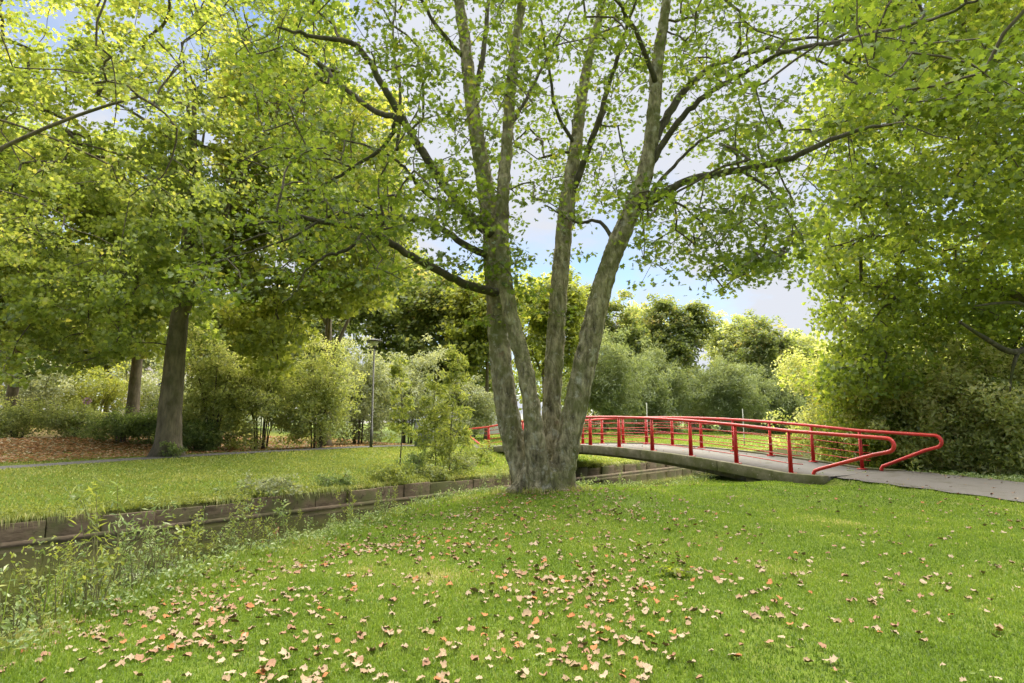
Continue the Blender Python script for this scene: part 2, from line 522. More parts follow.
def axis(a, b, lo, hi, fine):
    mid = np.arange(a, b + 1e-6, fine)
    left = a - np.cumsum(fine * 1.22 ** np.arange(1, 60)); left = left[left > lo][::-1]
    right = b + np.cumsum(fine * 1.22 ** np.arange(1, 60)); right = right[right < hi]
    return np.concatenate([[lo], left, mid, right, [hi]])


sa = axis(-16, 34, -160, 420, .22)
na_ = np.concatenate([axis(-24, -.12, -300, 0, .2)[:-1], [-.02, .03], axis(.2, 22, .1, 420, .2)[1:]])
SS, NN = np.meshgrid(sa, na_, indexing='ij')
GX, GY = to_xy(SS, NN)
GZ = ground_z(GX, GY)
GV = np.stack([GX.ravel(), GY.ravel(), GZ.ravel()], 1)
ns, nn_ = len(sa), len(na_)
idx = np.arange(ns * nn_).reshape(ns, nn_)
GF = np.stack([idx[:-1, :-1].ravel(), idx[1:, :-1].ravel(), idx[1:, 1:].ravel(), idx[:-1, 1:].ravel()], 1)
_s, _n = SS.ravel(), NN.ravel()
litter = sstep(10.2, 12, _n) * sstep(20, 10, _s) * .8
bare = np.clip(sstep(-.2, .8, _n - edge_n(_s)) * (_n < .02) + sstep(.25, .05, np.abs(_n)) * .7, 0, 1)
bare = np.maximum(bare, .85 * np.exp(-(((GX.ravel() - .7) / 1.05) ** 2 + ((GY.ravel() - 12.4) / 1.0) ** 2)))
ground = link('ground', mesh_np('ground', GV, [GF], M['ground'], True, {'litter': litter, 'bare': bare}))
tag(ground, kind='structure')


def ribbon(name, P, mat, dz, t0=0, t1=None, k=7):
    P = P[t0:t1]
    t = np.gradient(P[:, :2], axis=0); t = unit(t)
    nrm = np.stack([-t[:, 1], t[:, 0]], 1)
    cols = np.linspace(-1, 1, k)
    V = []
    for c in cols:
        wob = 1 + (.05 * np.sin(np.arange(len(P)) * 1.7 + c * 3) if abs(c) == 1 else 0)
        xy = P[:, :2] + nrm * (P[:, 2] * c * wob)[:, None]
        z = P[:, 3] + dz + .025 * (1 - c * c)
        V.append(np.column_stack([xy, z]))
    V = np.stack(V, 1)
    a, b = V.shape[:2]
    ii = np.arange(a * b).reshape(a, b)
    F = np.stack([ii[:-1, :-1].ravel(), ii[:-1, 1:].ravel(), ii[1:, 1:].ravel(), ii[1:, :-1].ravel()], 1)
    o = link(name, mesh_np(name, V.reshape(-1, 3), [F], mat, True))
    tag(o, kind='structure')
    return o


ribbon('path', PATH_NEAR, M['asphalt'], .008)
ribbon('path', PATH_FAR, M['asphalt_dark'], .004)

wx, wy = to_xy(np.array([-150, 400, 400, -150.]), np.array([-13, -13, -.04, -.04]))
water = link('water', mesh_np('water', np.column_stack([wx, wy, np.full(4, WATER)]), [np.array([[0, 1, 2, 3]])], M['water']))
tag(water, kind='structure')

# ------------------------------------------------------------------ retaining wall on the far bank
root = empty('retaining_wall', (*to_xy(0, 0), -.9), 'low brown wall of weathered panels holding the far bank of the canal', 'retaining wall')
s = -14.0
first = True
while s < 34:
    wlen = 1.0 + rng.uniform(-.06, .06)
    tp = -.43 + rng.uniform(-.06, .03)
    n0 = -.10 + rng.uniform(-.045, .03)
    tilt = rng.uniform(-.04, .10)
    cs = []
    for z_, nb_ in ((-1.5, n0), (tp, n0 - tilt)):
        for ss_, nn2 in ((s + .012, nb_), (s + wlen - .012, nb_), (s + wlen - .012, nb_ + .08), (s + .012, nb_ + .08)):
            x, y = to_xy(ss_, nn2)
            cs.append((float(x) - root.location.x, float(y) - root.location.y, z_ - root.location.z))
    o = link('panel', boxes_mesh('panel', [cs], M['old_board']), root)
    bevel(o, .012)
    s += wlen
cs = []
for z_ in (-.93, -.80):
    for ss_, nn2 in ((-14, -.21), (34, -.21), (34, -.15), (-14, -.15)):
        x, y = to_xy(ss_, nn2)
        cs.append((float(x) - root.location.x, float(y) - root.location.y, z_ - root.location.z))
link('waling_board', boxes_mesh('waling_board', [cs], M['old_board']), root)

# ------------------------------------------------------------------ foot bridge
def deck_z(t):
    u = t / 17.0
    return .19 + .44 * 4 * u * (1 - u) if 0 <= u <= 1 else .19


def bpt(t, w, dz=0.0):
    p = BP0 + BD * t + BW * w
    return np.array((p[0], p[1], deck_z(t) + dz))


b0 = np.array((*(BP0 + BD * 8.5 + BW * BRIDGE_W / 2), 0.0))
bridge = empty('foot_bridge', b0, 'arched grey footbridge with bright red railings crossing the canal behind the forked tree', 'bridge')
TS = np.linspace(-1.1, 18.1, 65)


def bridge_strip(name, w0, w1, ztop, zbot, mat, ts=TS, bev=0.0):
    V = []
    for t in ts:
        zt = ztop(t) if callable(ztop) else ztop
        zb = zbot(t) if callable(zbot) else zbot
        for w, dz in ((w0, zb), (w1, zb), (w1, zt), (w0, zt)):
            V.append(bpt(t, w, dz) - b0)
    m_ = len(ts)
    F = []
    for i in range(m_ - 1):
        for k in range(4):
            F.append((4 * i + k, 4 * i + (k + 1) % 4, 4 * i + 4 + (k + 1) % 4, 4 * i + 4 + k))
    F.append((3, 2, 1, 0)); F.append(tuple(4 * (m_ - 1) + k for k in range(4)))
    o = link(name, mesh_np(name, np.array(V), [np.array(F)], mat), bridge)
    if bev: bevel(o, bev)
    return o


bridge_strip('deck', -.14, BRIDGE_W + .14, -.012, -.17, M['deck'])
for w0 in (-.34, BRIDGE_W + .143):
    # edge beam cast in lengths with open joints
    for k in range(6):
        ts = np.linspace(-1.1 + 3.2 * k + .01, -1.1 + 3.2 * (k + 1) - .01, 12)
        bridge_strip('edge_beam', w0, w0 + .197, .035, -.26, M['concrete'], ts, .012)
for w0 in (.05, BRIDGE_W - .45):
    bridge_strip('girder', w0, w0 + .4, -.173, lambda t: -.36 - .16 * (abs(t - 8.5) / 8.5) ** 2, M['concrete'], np.linspace(1.0, 16.0, 40))
for t0, t1 in ((-.6, 1.2), (15.8, 17.6)):
    bridge_strip('abutment', -.25, BRIDGE_W + .25, -.32, -1.9, M['concrete'], np.linspace(t0, t1, 4))


def rail_z(t):
    if t < 0: return .19 + 1.1 + .055 * t
    if t > 17: return .19 + 1.1 - .055 * (t - 17)
    return deck_z(t) + 1.1


def rp(t, w, z):
    p = BP0 + BD * t + BW * w
    return np.array((p[0], p[1], z)) - b0


def loop_pts(w, sgn, reach=2.42):
    """Loop of the handrail past a bridge end; sgn -1 near end, +1 far end. Ordered from foot to top rail."""
    tt = (lambda d: -d) if sgn < 0 else (lambda d: 17 + d)
    rad = .155
    tc_ = reach
    zt = rail_z(tt(tc_))
    zc = zt - rad
    pts = []
    pts.append(rp(tt(.62), w, .15)); pts.append(rp(tt(.62), w, .24)); pts.append(rp(tt(.66), w, .31)); pts.append(rp(tt(.78), w, .36))
    for a in np.linspace(0, 1, 7)[1:-1]:
        pts.append(rp(tt(.78 + (tc_ - .05 - .78) * a), w, .36 + (zc - rad * .98 - .36) * a))
    for a in np.linspace(-80, 90, 11):
        pts.append(rp(tt(tc_ + rad * math.cos(R(a))), w, zc + rad * math.sin(R(a))))
    return pts


def railing(w, spacing, t_first, npost, reach=2.42):
    pts = loop_pts(w, -1, reach) + [rp(t, w, rail_z(t)) for t in np.linspace(.2 - reach, 16.8 + reach, 60)] + loop_pts(w, 1, reach)[::-1]
    rail = link('handrail', Tubes().add(pts, .045, 12).build('handrail', M['red_paint']), bridge)
    tb = [.26, .47, .68, .89]
    for h in tb:
        q = [rp(t, w, deck_z(t) + h) for t in np.linspace(-.35, 17.35, 50)]
        link('infill_rod', Tubes().add(q, .013, 6).build('infill_rod', M['red_paint']), bridge)
    for i in range(npost):
        t = t_first + spacing * i
        d = np.array((*BD, 0)) / np.linalg.norm(BD); e = np.array((*BW, 0)); up = np.array((0, 0, 1.))
        c = rp(t, w, deck_z(t))
        z0, z1 = .02, rail_z(t) - deck_z(t) - .04
        def bx(d0, d1, e0, e1, d2, d3, e2, e3, za, zb):
            return [c + d * a + e * b_ + up * za for a, b_ in ((d0, e0), (d1, e0), (d1, e1), (d0, e1))] + \
                   [c + d * a + e * b_ + up * zb for a, b_ in ((d2, e2), (d3, e2), (d3, e3), (d2, e3))]
        po = link('post', boxes_mesh('post', [bx(-.05, .05, -.014, .014, -.04, .04, -.014, .014, z0, z1),
                                              bx(-.012, .012, .0145, .085, -.012, .012, .0145, .05, z0, z1),
                                              bx(-.012, .012, -.085, -.0145, -.012, .012, -.05, -.0145, z0, z1)], M['red_paint']), bridge)
        pl = link('base_plate', boxes_mesh('base_plate', [bx(-.1, .1, -.1, .1, -.1, .1, -.1, .1, -.004, .024)], M['red_paint']), po)


railing(0.0, 1.69, 0.0, 11)
railing(BRIDGE_W, 1.46, -.1, 12, 2.0)
# expansion strip where the deck meets the path
tq = [bpt(-1.13, w, .002) - b0 for w in np.linspace(-.1, BRIDGE_W + .1, 8)]
link('expansion_joint', Tubes().add(tq, .022, 6).build('expansion_joint', M['rubber']), bridge)

# ------------------------------------------------------------------ leaves
def leaf_template(kind):
    if kind == 'maple':
        ang = [0, 18, 38, 55, 78, 100, 128, 160, 180]
        rad = [1.0, .55, .85, .45, .75, .42, .52, .2, .12]
        P = []
        for a, r_ in list(zip(ang, rad)):
            P.append((r_ * math.sin(R(a)) * .62, r_ * math.cos(R(a)) * .55))
        L = P + [(-x, y) for x, y in P[-2:0:-1]]
        V = [(0, 0, .0)] + [(x, y, .22 * abs(x) - .25 * y * y) for x, y in L]
        k = len(L)
        F = [(0, 1 + (i + 1) % k, 1 + i) for i in range(k)]
    elif kind == 'star':
        L = [(0, .55), (.16, .2), (.42, .32), (.36, -.02), (.3, -.3), (0, -.38), (-.3, -.3), (-.36, -.02), (-.42, .32), (-.16, .2)]
        V = [(x, y, .2 * abs(x) - .25 * y * y) for x, y in L]
        F = [(9, 1, 0), (3, 2, 1), (8, 7, 9), (5, 4, 3), (7, 6, 5), (3, 9, 7), (1, 9, 3), (5, 3, 7)]
    elif kind == 'oval':
        V = [(0, -.5, 0), (.2, -.2, .06), (.2, .15, .06), (0, .5, -.1), (-.2, .15, .06), (-.2, -.2, .06)]
        F = [(0, 1, 2), (0, 2, 3), (0, 3, 4), (0, 4, 5)]
    elif kind == 'lance':
        V = [(0, -.5, 0), (.09, -.05, .03), (0, .5, -.12), (-.09, -.05, .03)]
        F = [(0, 1, 2), (0, 2, 3)]
    else:  # a far leaf pair, two bent blades
        V = [(0, -.5, 0), (.3, -.05, .1), (0.02, .5, -.06), (-.3, .05, .1)]
        F = [(0, 1, 2), (0, 2, 3)]
    return np.array(V, float), np.array(F, int)


TPL = {k: leaf_template(k) for k in ('maple', 'star', 'oval', 'lance', 'pair')}


def leaves_arrays(pos, size, kind='maple', flat=.55, var=None, r=rng, outward=None):
    """Leaf faces at pos; flat 0..1 keeps normals near vertical."""
    n_ = len(pos)
    V, F = TPL[kind]
    up = np.zeros((n_, 3)); up[:, 2] = 1
    nrm = unit(flat * up + (1 - flat) * unit(r.normal(size=(n_, 3))) * 1.2 + (0 if outward is None else outward))
    t = unit(r.normal(size=(n_, 3)))
    t = unit(t - nrm * np.sum(t * nrm, 1, keepdims=True))
    b = np.cross(nrm, t)
    size = np.broadcast_to(np.asarray(size, float), (n_,)) * r.uniform(.7, 1.25, n_)
    VV = (pos[:, None, :] + size[:, None, None] * (V[None, :, 0:1] * b[:, None, :] + V[None, :, 1:2] * t[:, None, :] + V[None, :, 2:3] * nrm[:, None, :]))
    k = len(V)
    FF = (F[None] + (np.arange(n_) * k)[:, None, None]).reshape(-1, 3)
    if var is None:
        var = r.random(n_)
    return VV.reshape(-1, 3), FF, np.repeat(np.clip(var, 0, 1), k)


def leaves_mesh(name, pos, size, mat, kind='maple', flat=.55, var=None, outward=None):
    V, F, A = leaves_arrays(pos, size, kind, flat, var, rng, outward)
    return mesh_np(name, V, [F], mat, False, {'var': A})


# ------------------------------------------------------------------ tree growth
def grow(nodes0, attr, rt=.006, power=.45, rmax=.12, bow=.06, seg=.35, lat=.07):
    """Joins every attractor to the nearest wood by a bowed twig. Returns (polylines, radii)."""
    A = np.asarray(attr)
    n0 = len(nodes0)
    cap = n0 + len(A) * 14 + 50
    N = np.zeros((cap, 3)); N[:n0] = nodes0
    par = np.full(cap, -1, int)
    cnt = n0
    d0 = np.array([np.min(np.sum((N[:n0] - a) ** 2, 1)) for a in A])
    polys = []
    ends = []
    for i in np.argsort(d0):
        a = A[i]
        d2 = np.sum((N[:cnt] - a) ** 2, 1)
        j = int(np.argmin(d2))
        L = math.sqrt(d2[j])
        if L < .05:
            continue
        k = int(min(13, max(2, L / seg)))
        p = N[j]
        ctrl = p + (a - p) * .5 + np.array((0, 0, bow * L)) + rng.normal(size=3) * lat * L
        t = np.linspace(0, 1, k + 1)[1:, None]
        Q = (1 - t) ** 2 * p + 2 * t * (1 - t) * ctrl + t * t * a
        if k > 2:
            Q[:-1] += rng.normal(size=(k - 1, 3)) * .02 * L
        N[cnt:cnt + k] = Q
        par[cnt] = j
        par[cnt + 1:cnt + k] = np.arange(cnt, cnt + k - 1)
        polys.append([j] + list(range(cnt, cnt + k)))
        ends.append(cnt + k - 1)
        cnt += k
    w = np.zeros(cnt)
    for e in ends: w[e] += 1
    for i in range(cnt - 1, n0 - 1, -1):
        if par[i] >= 0: w[par[i]] += w[i]
    rad = np.minimum(rt * np.maximum(w, 1) ** power, rmax)
    out = []
    for pl in polys:
        r_ = rad[pl].copy()
        r_[0] = r_[1]
        out.append((N[pl], r_))
    return out


def crown_mesh(name, polys, origin, pos, size, leafmat, kind='maple', flat=.55, var=None, outward=None, sides=5):
    """Twigs and leaves of a crown as one mesh."""
    T_ = Tubes()
    for P, r_ in polys:
        T_.add(P - origin, r_, sides if r_[0] > .012 else 4, cap=False)
    V, F, A = leaves_arrays(pos - origin, size, kind, flat, var, rng, outward)
    TV = np.concatenate(T_.v); f4 = np.concatenate(T_.f4)
    return mesh_np(name, np.concatenate([TV, V]), [f4, F + len(TV)], [M['twig'], M[leafmat]], False,
                   {'var': np.concatenate([np.full(len(TV), .5), A])}, np.concatenate([np.zeros(len(f4)), np.ones(len(F))]))


def twigs_mesh(name, polys, mat, sides=5):
    T = Tubes()
    for P, r_ in polys:
        T.add(P, r_, sides if r_[0] > .012 else 4, cap=False)
    return T.build(name, mat)


def sprays(centers, m, rad, flatz=.4, vol=None):
    n_ = len(centers)
    o = rng.normal(size=(n_, m, 3))
    o = o / (np.linalg.norm(o, axis=2, keepdims=True) + 1e-9) * rng.random((n_, m, 1)) ** .5
    o[..., 2] = o[..., 2] * flatz - .12
    return (centers[:, None, :] + o * rad).reshape(-1, 3)


def clumpy(P, scale, thr, off=0.0):
    """Keep the points where a 3-D noise is above thr: leaves gaps."""
    v = np.array([noise.noise(Vector((float(p[0] * scale + off), float(p[1] * scale), float(p[2] * scale)))) for p in P])
    return P[v > thr]


def crown_points(c, r_, n_, lobes=12, lobe=.42, inner=.25):
    """Attractors in lobes on an ellipsoid: an uneven crown."""
    c = np.asarray(c, float); r_ = np.asarray(r_, float)
    d = unit(rng.normal(size=(lobes, 3)))
    d[:, 2] = np.where(d[:, 2] < -.55, -d[:, 2], d[:, 2])
    cen = d * rng.uniform(.5, .74, (lobes, 1))
    k = rng.integers(0, lobes, n_)
    q = unit(rng.normal(size=(n_, 3))) * (rng.random((n_, 1)) ** .45) * rng.uniform(.7, 1.15, lobes)[k][:, None] * lobe
    pts = cen[k] + q
    m_ = int(n_ * inner)
    pts[:m_] = unit(rng.normal(size=(m_, 3))) * rng.random((m_, 1)) ** .5 * .75
    return c + pts * r_


def trunk_line(x, y, z0, h, lean=(0, 0), wob=.15, k=9):
    t = np.linspace(0, 1, k)
    P = np.column_stack([x + lean[0] * t + wob * np.sin(t * 4 + x) * t, y + lean[1] * t + wob * np.cos(t * 5 + y) * t, z0 - .15 + (h + .15) * t])
    return P


def make_tree(name, label, cat, x, y, H, cz, cr, leafmat, trunk_r, n_attr=200, m=40, leaf=.14, spray=.6, kind='pair', lean=(0, 0), group=None,
              bark='bark_dark', cc=(0, 0), lobes=13, lobe=.42, limbs=6, flat=.45, thr=-.35, z0=None, attr=None, var_bias=0.0, rt=.009, flatz=.55, extra=None):
    if z0 is None: z0 = gz1(x, y)
    base = np.array((x, y, z0))
    root_ = empty(name, base, label, cat, group)
    tl = trunk_line(x, y, z0, H * .8, lean)
    tl = smoothline(tl, 3)
    u = np.linspace(0, 1, len(tl))
    rr = trunk_r * (1 - .85 * u) + trunk_r * .55 * np.exp(-u * H * .8 / .35)
    rr = np.maximum(rr, .02)
    link('trunk', Tubes().add(tl - base, rr, 12, wob=.1).build('trunk', M[bark]), root_)
    top = np.array((x + cc[0] + lean[0], y + cc[1] + lean[1], z0 + cz))
    if attr is None:
        attr = crown_points(top, cr, n_attr, lobes, lobe, .2)
        attr = clumpy(attr, 1.1 / max(cr) * 2.2, thr, x)
    if extra is not None:
        attr = np.concatenate([attr, extra])
    attr = attr[attr[:, 2] > z0 + .3]
    nodes = [tl[len(tl) // 4:]]
    for i in range(limbs):
        f = rng.uniform(.3, .85)
        p = tl[int(f * (len(tl) - 1))]
        a = i * 2 * math.pi / limbs + rng.uniform(-.4, .4)
        q = top + np.array((math.cos(a) * cr[0] * .6, math.sin(a) * cr[1] * .6, rng.uniform(-.25, .5) * cr[2]))
        c_ = (p + q) / 2 + np.array((0, 0, .12 * np.linalg.norm(q - p)))
        t = np.linspace(0, 1, 9)[:, None]
        Q = (1 - t) ** 2 * p + 2 * t * (1 - t) * c_ + t * t * q
        r0 = trunk_r * (1 - .8 * f) * .55
        link('limb', Tubes().add(Q - base, np.linspace(r0, .03, 9), 8).build('limb', M[bark]), root_)
        nodes.append(Q[1:])
    polys = grow(np.concatenate(nodes), attr, rt=rt)
    pos = sprays(attr, m, spray, flatz)
    cv = np.repeat(rng.normal(size=len(attr)) * .16, m)
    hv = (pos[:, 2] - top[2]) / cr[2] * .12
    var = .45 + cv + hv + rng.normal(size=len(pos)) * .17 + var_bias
    out_ = unit(pos - top) * .35
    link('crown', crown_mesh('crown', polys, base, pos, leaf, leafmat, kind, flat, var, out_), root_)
    return root_


# ------------------------------------------------------------------ the forked tree
TY = 12.5
tb = at(542, 488, TY)
tb[2] = gz1(tb[0], tb[1])
tree = empty('maple_tree', tb, 'big multi stemmed maple with grey green bark and four forking stems on the lawn', 'tree')

def pline(rows):
    """rows of (px, py, Y, r)"""
    return np.array([(*at(a, b, c), d) for a, b, c, d in rows])


STEMS = {
    1: pline([(530, 489, 12.6, .30), (518, 455, 12.7, .27), (507, 410, 12.8, .255), (501, 360, 12.9, .25), (497, 310, 12.95, .24), (494, 270, 12.95, .23), (490, 220, 12.85, .21),
              (481, 160, 12.9, .19), (472, 105, 13.0, .17), (466, 50, 13.1, .15), (459, 0, 13.2, .13), (450, -70, 13.3, .10), (438, -150, 13.4, .06), (430, -230, 13.4, .025)]),
    2: pline([(541, 489, 12.2, .29), (536, 450, 12.1, .235), (531, 405, 12.0, .185), (523, 360, 12.0, .17), (511, 315, 12.05, .165), (505, 280, 12.1, .16), (502, 235, 12.15, .15),
              (503, 195, 12.15, .145), (507, 140, 12.1, .13), (511, 90, 12.0, .115), (515, 45, 11.9, .10), (522, 0, 11.8, .085), (530, -80, 11.6, .06), (536, -180, 11.5, .025)]),
    3: pline([(553, 489, 12.8, .27), (552, 450, 12.95, .20), (552, 400, 13.1, .19), (555, 350, 13.2, .19), (558, 300, 13.25, .185), (563, 245, 13.3, .175), (568, 195, 13.4, .165),
              (576, 145, 13.5, .14), (583, 90, 13.6, .115), (592, 45, 13.7, .095), (603, 0, 13.8, .08), (618, -80, 14, .055), (628, -170, 14.1, .025)]),
    4: pline([(559, 489, 12.35, .31), (566, 450, 12.35, .275), (577, 400, 12.3, .265), (589, 345, 12.25, .25), (603, 285, 12.2, .225), (617, 245, 12.15, .215), (636, 200, 12.1, .20),
              (648, 160, 12.0, .175), (654, 110, 11.9, .155), (657, 65, 11.8, .135), (664, 20, 11.7, .115), (672, -40, 11.6, .085), (684, -130, 11.5, .055), (692, -220, 11.4, .025)]),
}
T = Tubes()
stem_nodes = []
for k, P in STEMS.items():
    S = smoothline(P, 6)
    S[:, 3] *= {1: 1.0, 2: 1.0, 3: 1.12, 4: .97}[k]
    T.add(S[:, :3] - tb, S[:, 3], 16, wob=.05)
    stem_nodes.append(S[22:, :3])
# butt and root flare
for a, l_, r_ in ((200, .75, .2), (255, .62, .19), (310, .72, .18), (350, .85, .2), (30, .7, .18), (80, .6, .2), (140, .7, .2)):
    d = np.array((math.cos(R(a)), math.sin(R(a)), 0))
    q = np.array([d * .2 + (0, 0, .55), d * .35 + (0, 0, .28), d * .46 + (0, 0, .08), d * (l_ + .15) + (0, 0, -.12)])
    q = np.column_stack([q, [r_ * .9, r_ * 1.05, r_, r_ * .5]])
    S = smoothline(q, 4)
    T.add(S[:, :3], S[:, 3], 10)
T.add(np.array([(0, 0, -.15), (0, 0, .12), (0, 0, .3), (0, 0, .5)]), [.46, .40, .33, .18], 16)
trunk = link('trunk', T.build('trunk', M['bark_main']), tree)
rm = trunk.modifiers.new('remesh', 'REMESH'); rm.mode = 'VOXEL'; rm.voxel_size = .024
sm = trunk.modifiers.new('smooth', 'SMOOTH'); sm.factor = .5; sm.iterations = 4
tx = bpy.data.textures.new('bark_lumps', 'CLOUDS'); tx.noise_scale = .22
dm = trunk.modifiers.new('lumps', 'DISPLACE'); dm.texture = tx; dm.strength = .065; dm.mid_level = .5; dm.texture_coords = 'LOCAL'
for pgn in trunk.data.polygons: pgn.use_smooth = True
rm.use_smooth_shade = True

LIMBS = [
    [(492, 236, 12.75, .12), (460, 205, 12.5, .105), (427, 160, 12.2, .095), (402, 118, 12.0, .085), (384, 88, 11.8, .075), (357, 46, 11.5, .06), (320, 38, 11.2, .045), (278, 28, 10.9, .025)],
    [(404, 122, 12.0, .07), (370, 108, 12.2, .06), (338, 82, 12.5, .05), (318, 62, 12.8, .04), (285, 45, 13.1, .02)],
    [(497, 292, 12.7, .10), (470, 286, 12.4, .095), (440, 272, 12.0, .085), (405, 252, 11.6, .075), (366, 229, 11.2, .065), (320, 221, 10.8, .05), (292, 218, 10.5, .04), (235, 228, 10.1, .02)],
    [(488, 256, 12.8, .085), (462, 243, 13.1, .08), (430, 223, 13.4, .07), (385, 217, 13.7, .06), (340, 214, 14.0, .05), (310, 224, 14.2, .04), (260, 236, 14.4, .03), (180, 270, 14.7, .015)],
    [(364, 230, 11.2, .04), (350, 248, 11.0, .035), (328, 255, 10.9, .03), (308, 268, 10.8, .022), (296, 290, 10.7, .015), (282, 305, 10.6, .01)],
    [(640, 208, 12.0, .10), (662, 194, 11.8, .088), (690, 180, 11.5, .078), (740, 170, 11.2, .07), (785, 160, 10.9, .06), (825, 143, 10.6, .05), (860, 130, 10.4, .04), (892, 124, 10.2, .022)],
    [(652, 145, 12.0, .10), (672, 108, 12.2, .09), (695, 80, 12.5, .075), (722, 62, 12.7, .06), (765, 48, 13.0, .045), (805, 38, 13.2, .035), (850, 42, 13.4, .018)],
    [(650, 165, 12.0, .075), (678, 122, 11.6, .065), (710, 92, 11.2, .055), (745, 72, 10.8, .045), (790, 50, 9.9, .04), (850, 40, 8.6, .03), (930, 18, 7.0, .022), (1000, -8, 6.0, .012)],
    [(569, 205, 13.4, .085), (583, 165, 13.2, .08), (596, 128, 13.0, .07), (612, 75, 12.8, .055), (626, 30, 12.6, .045), (640, -15, 12.4, .03), (655, -80, 12.2, .015)],
    [(617, 246, 12.2, .05), (600, 222, 12.6, .042), (575, 222, 13.0, .03), (545, 205, 13.3, .018)],
    [(472, 110, 13.0, .08), (482, 60, 13.2, .07), (488, 10, 13.4, .055), (492, -60, 13.6, .03)],
    [(466, 60, 13.1, .06), (440, 30, 12.8, .05), (410, -20, 12.4, .03), (380, -80, 12.0, .015)],
    [(397, 150, 12.1, .04), (400, 90, 12.6, .035), (393, 40, 13.0, .03), (396, -10, 13.3, .02)],
    [(398, 116, 12.0, .05), (384, 146, 12.3, .045), (352, 168, 12.5, .04), (318, 188, 12.8, .03), (285, 198, 13.1, .022), (245, 196, 13.4, .012)],
    [(352, 168, 12.5, .03), (330, 160, 12.2, .022), (300, 158, 12.0, .016), (268, 168, 11.8, .01)],
    [(385, 217, 13.7, .035), (352, 200, 13.4, .03), (315, 204, 13.1, .022), (275, 222, 12.9, .012)],
    [(320, 221, 10.8, .03), (290, 238, 10.4, .022), (250, 252, 10.1, .016), (215, 262, 9.9, .01)],
    [(460, 205, 12.5, .05), (428, 196, 12.0, .04), (405, 168, 11.6, .032), (380, 150, 11.3, .024), (345, 140, 11.0, .014)],
    [(765, 48, 13.0, .035), (805, 56, 12.6, .03), (840, 72, 12.2, .026), (872, 96, 11.8, .02), (915, 128, 11.4, .014), (958, 140, 11.0, .01)],
    [(640, 208, 12.0, .045), (668, 172, 12.4, .04), (700, 142, 12.8, .032), (735, 126, 13.1, .024), (778, 122, 13.4, .014)],
    [(740, 170, 11.2, .035), (768, 188, 10.9, .026), (790, 215, 10.7, .02), (806, 248, 10.6, .012)],
    [(662, 194, 11.8, .03), (690, 212, 12.2, .024), (712, 238, 12.5, .018), (728, 262, 12.7, .01)],
    [(577, 150, 13.5, .05), (556, 110, 13.2, .042), (548, 60, 13.0, .032), (540, 15, 12.8, .02)],
    [(508, 130, 12.1, .05), (530, 92, 12.4, .04), (548, 55, 12.6, .03), (570, 12, 12.8, .018)],
    [(656, 85, 11.8, .06), (640, 40, 11.2, .05), (610, -10, 10.4, .03), (580, -60, 9.8, .015)],
]
nodes = list(stem_nodes)
for L in LIMBS:
    S = smoothline(pline(L), 6)
    w = rng.normal(size=(len(S), 3)) * .012
    S[1:, :3] += w[1:]
    link('limb', Tubes().add(S[:, :3] - tb, S[:, 3], 9, wob=.08).build('limb', M['bark_limb_shaded']), tree)
    nodes.append(S[2:, :3])

def px_attr_(n_, x0, x1, y0, y1, Y0, Y1):
    A_ = np.array([at(a, b, c) for a, b, c in zip(rng.uniform(x0, x1, n_), rng.uniform(y0, y1, n_), rng.uniform(Y0, Y1, n_))])
    return clumpy(A_, .9, -.05, Y0)


LOW_X = [250, 300, 340, 400, 450, 490, 530, 570, 610, 640, 680, 720, 780, 830, 870, 910, 960]
LOW_Y = [215, 255, 262, 225, 245, 250, 215, 225, 200, 235, 270, 285, 280, 235, 160, 120, 90]
PX = rng.uniform(235, 930, 11000); PY = rng.uniform(-260, 295, 11000); YY = 8.8 + 8.0 * rng.random(11000) ** .8
ok = PY < np.interp(PX, LOW_X, LOW_Y) + rng.normal(size=11000) * 10
A = np.array([at(a, b, c) for a, b, c in zip(PX[ok], PY[ok], YY[ok])])
A = clumpy(A, .62, -.04, 3.7)
A = A[rng.permutation(len(A))[:2500]]
# shoots on the stems
sp = []
for k, lo, hi, n_ in ((1, 26, 50, 34), (2, 24, 46, 26), (3, 20, 46, 26), (4, 34, 60, 12)):
    S = smoothline(STEMS[k], 6)
    for q in rng.integers(lo, hi, n_):
        q = min(q, len(S) - 1)
        d = unit(rng.normal(size=3)) * (.25 + S[q, 3] + rng.uniform(0, .35))
        sp.append(S[q, :3] + d * (1, 1, .6))
# the nearest spray hanging over the top right corner
PX = rng.uniform(840, 1060, 70); PY = rng.uniform(-60, 105, 70); YY = rng.uniform(5.6, 8.5, 70)
nearA = np.array([at(a, b, c) for a, b, c in zip(PX, PY, YY)])
lowA = np.concatenate([px_attr_(170, 640, 800, 195, 290, 9.5, 13), px_attr_(150, 280, 475, 190, 285, 9.5, 13.5), px_attr_(70, 180, 300, 215, 300, 9.5, 12)])
ATT = np.concatenate([A, np.array(sp), nearA, lowA])
polys = grow(np.concatenate(nodes), ATT, rt=.0058, power=.47, rmax=.05, bow=.06)
m_ = 19
pos = sprays(ATT, m_, .48, .28)
cv = np.repeat(rng.normal(size=len(ATT)) * .14, m_)
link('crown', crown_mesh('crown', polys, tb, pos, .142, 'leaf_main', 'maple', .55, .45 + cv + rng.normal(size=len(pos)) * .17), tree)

# ------------------------------------------------------------------ trees on the left
def px_attr(n_, x0, x1, y0, y1, Y0, Y1, test=None, scale=.6, thr=-.15):
    PX = rng.uniform(x0, x1, n_); PY = rng.uniform(y0, y1, n_); YY = rng.uniform(Y0, Y1, n_)
    k = np.ones(n_, bool) if test is None else test(PX, PY)
    A_ = np.array([at(a, b, c) for a, b, c in zip(PX[k], PY[k], YY[k])])
    return clumpy(A_, scale, thr, Y0)


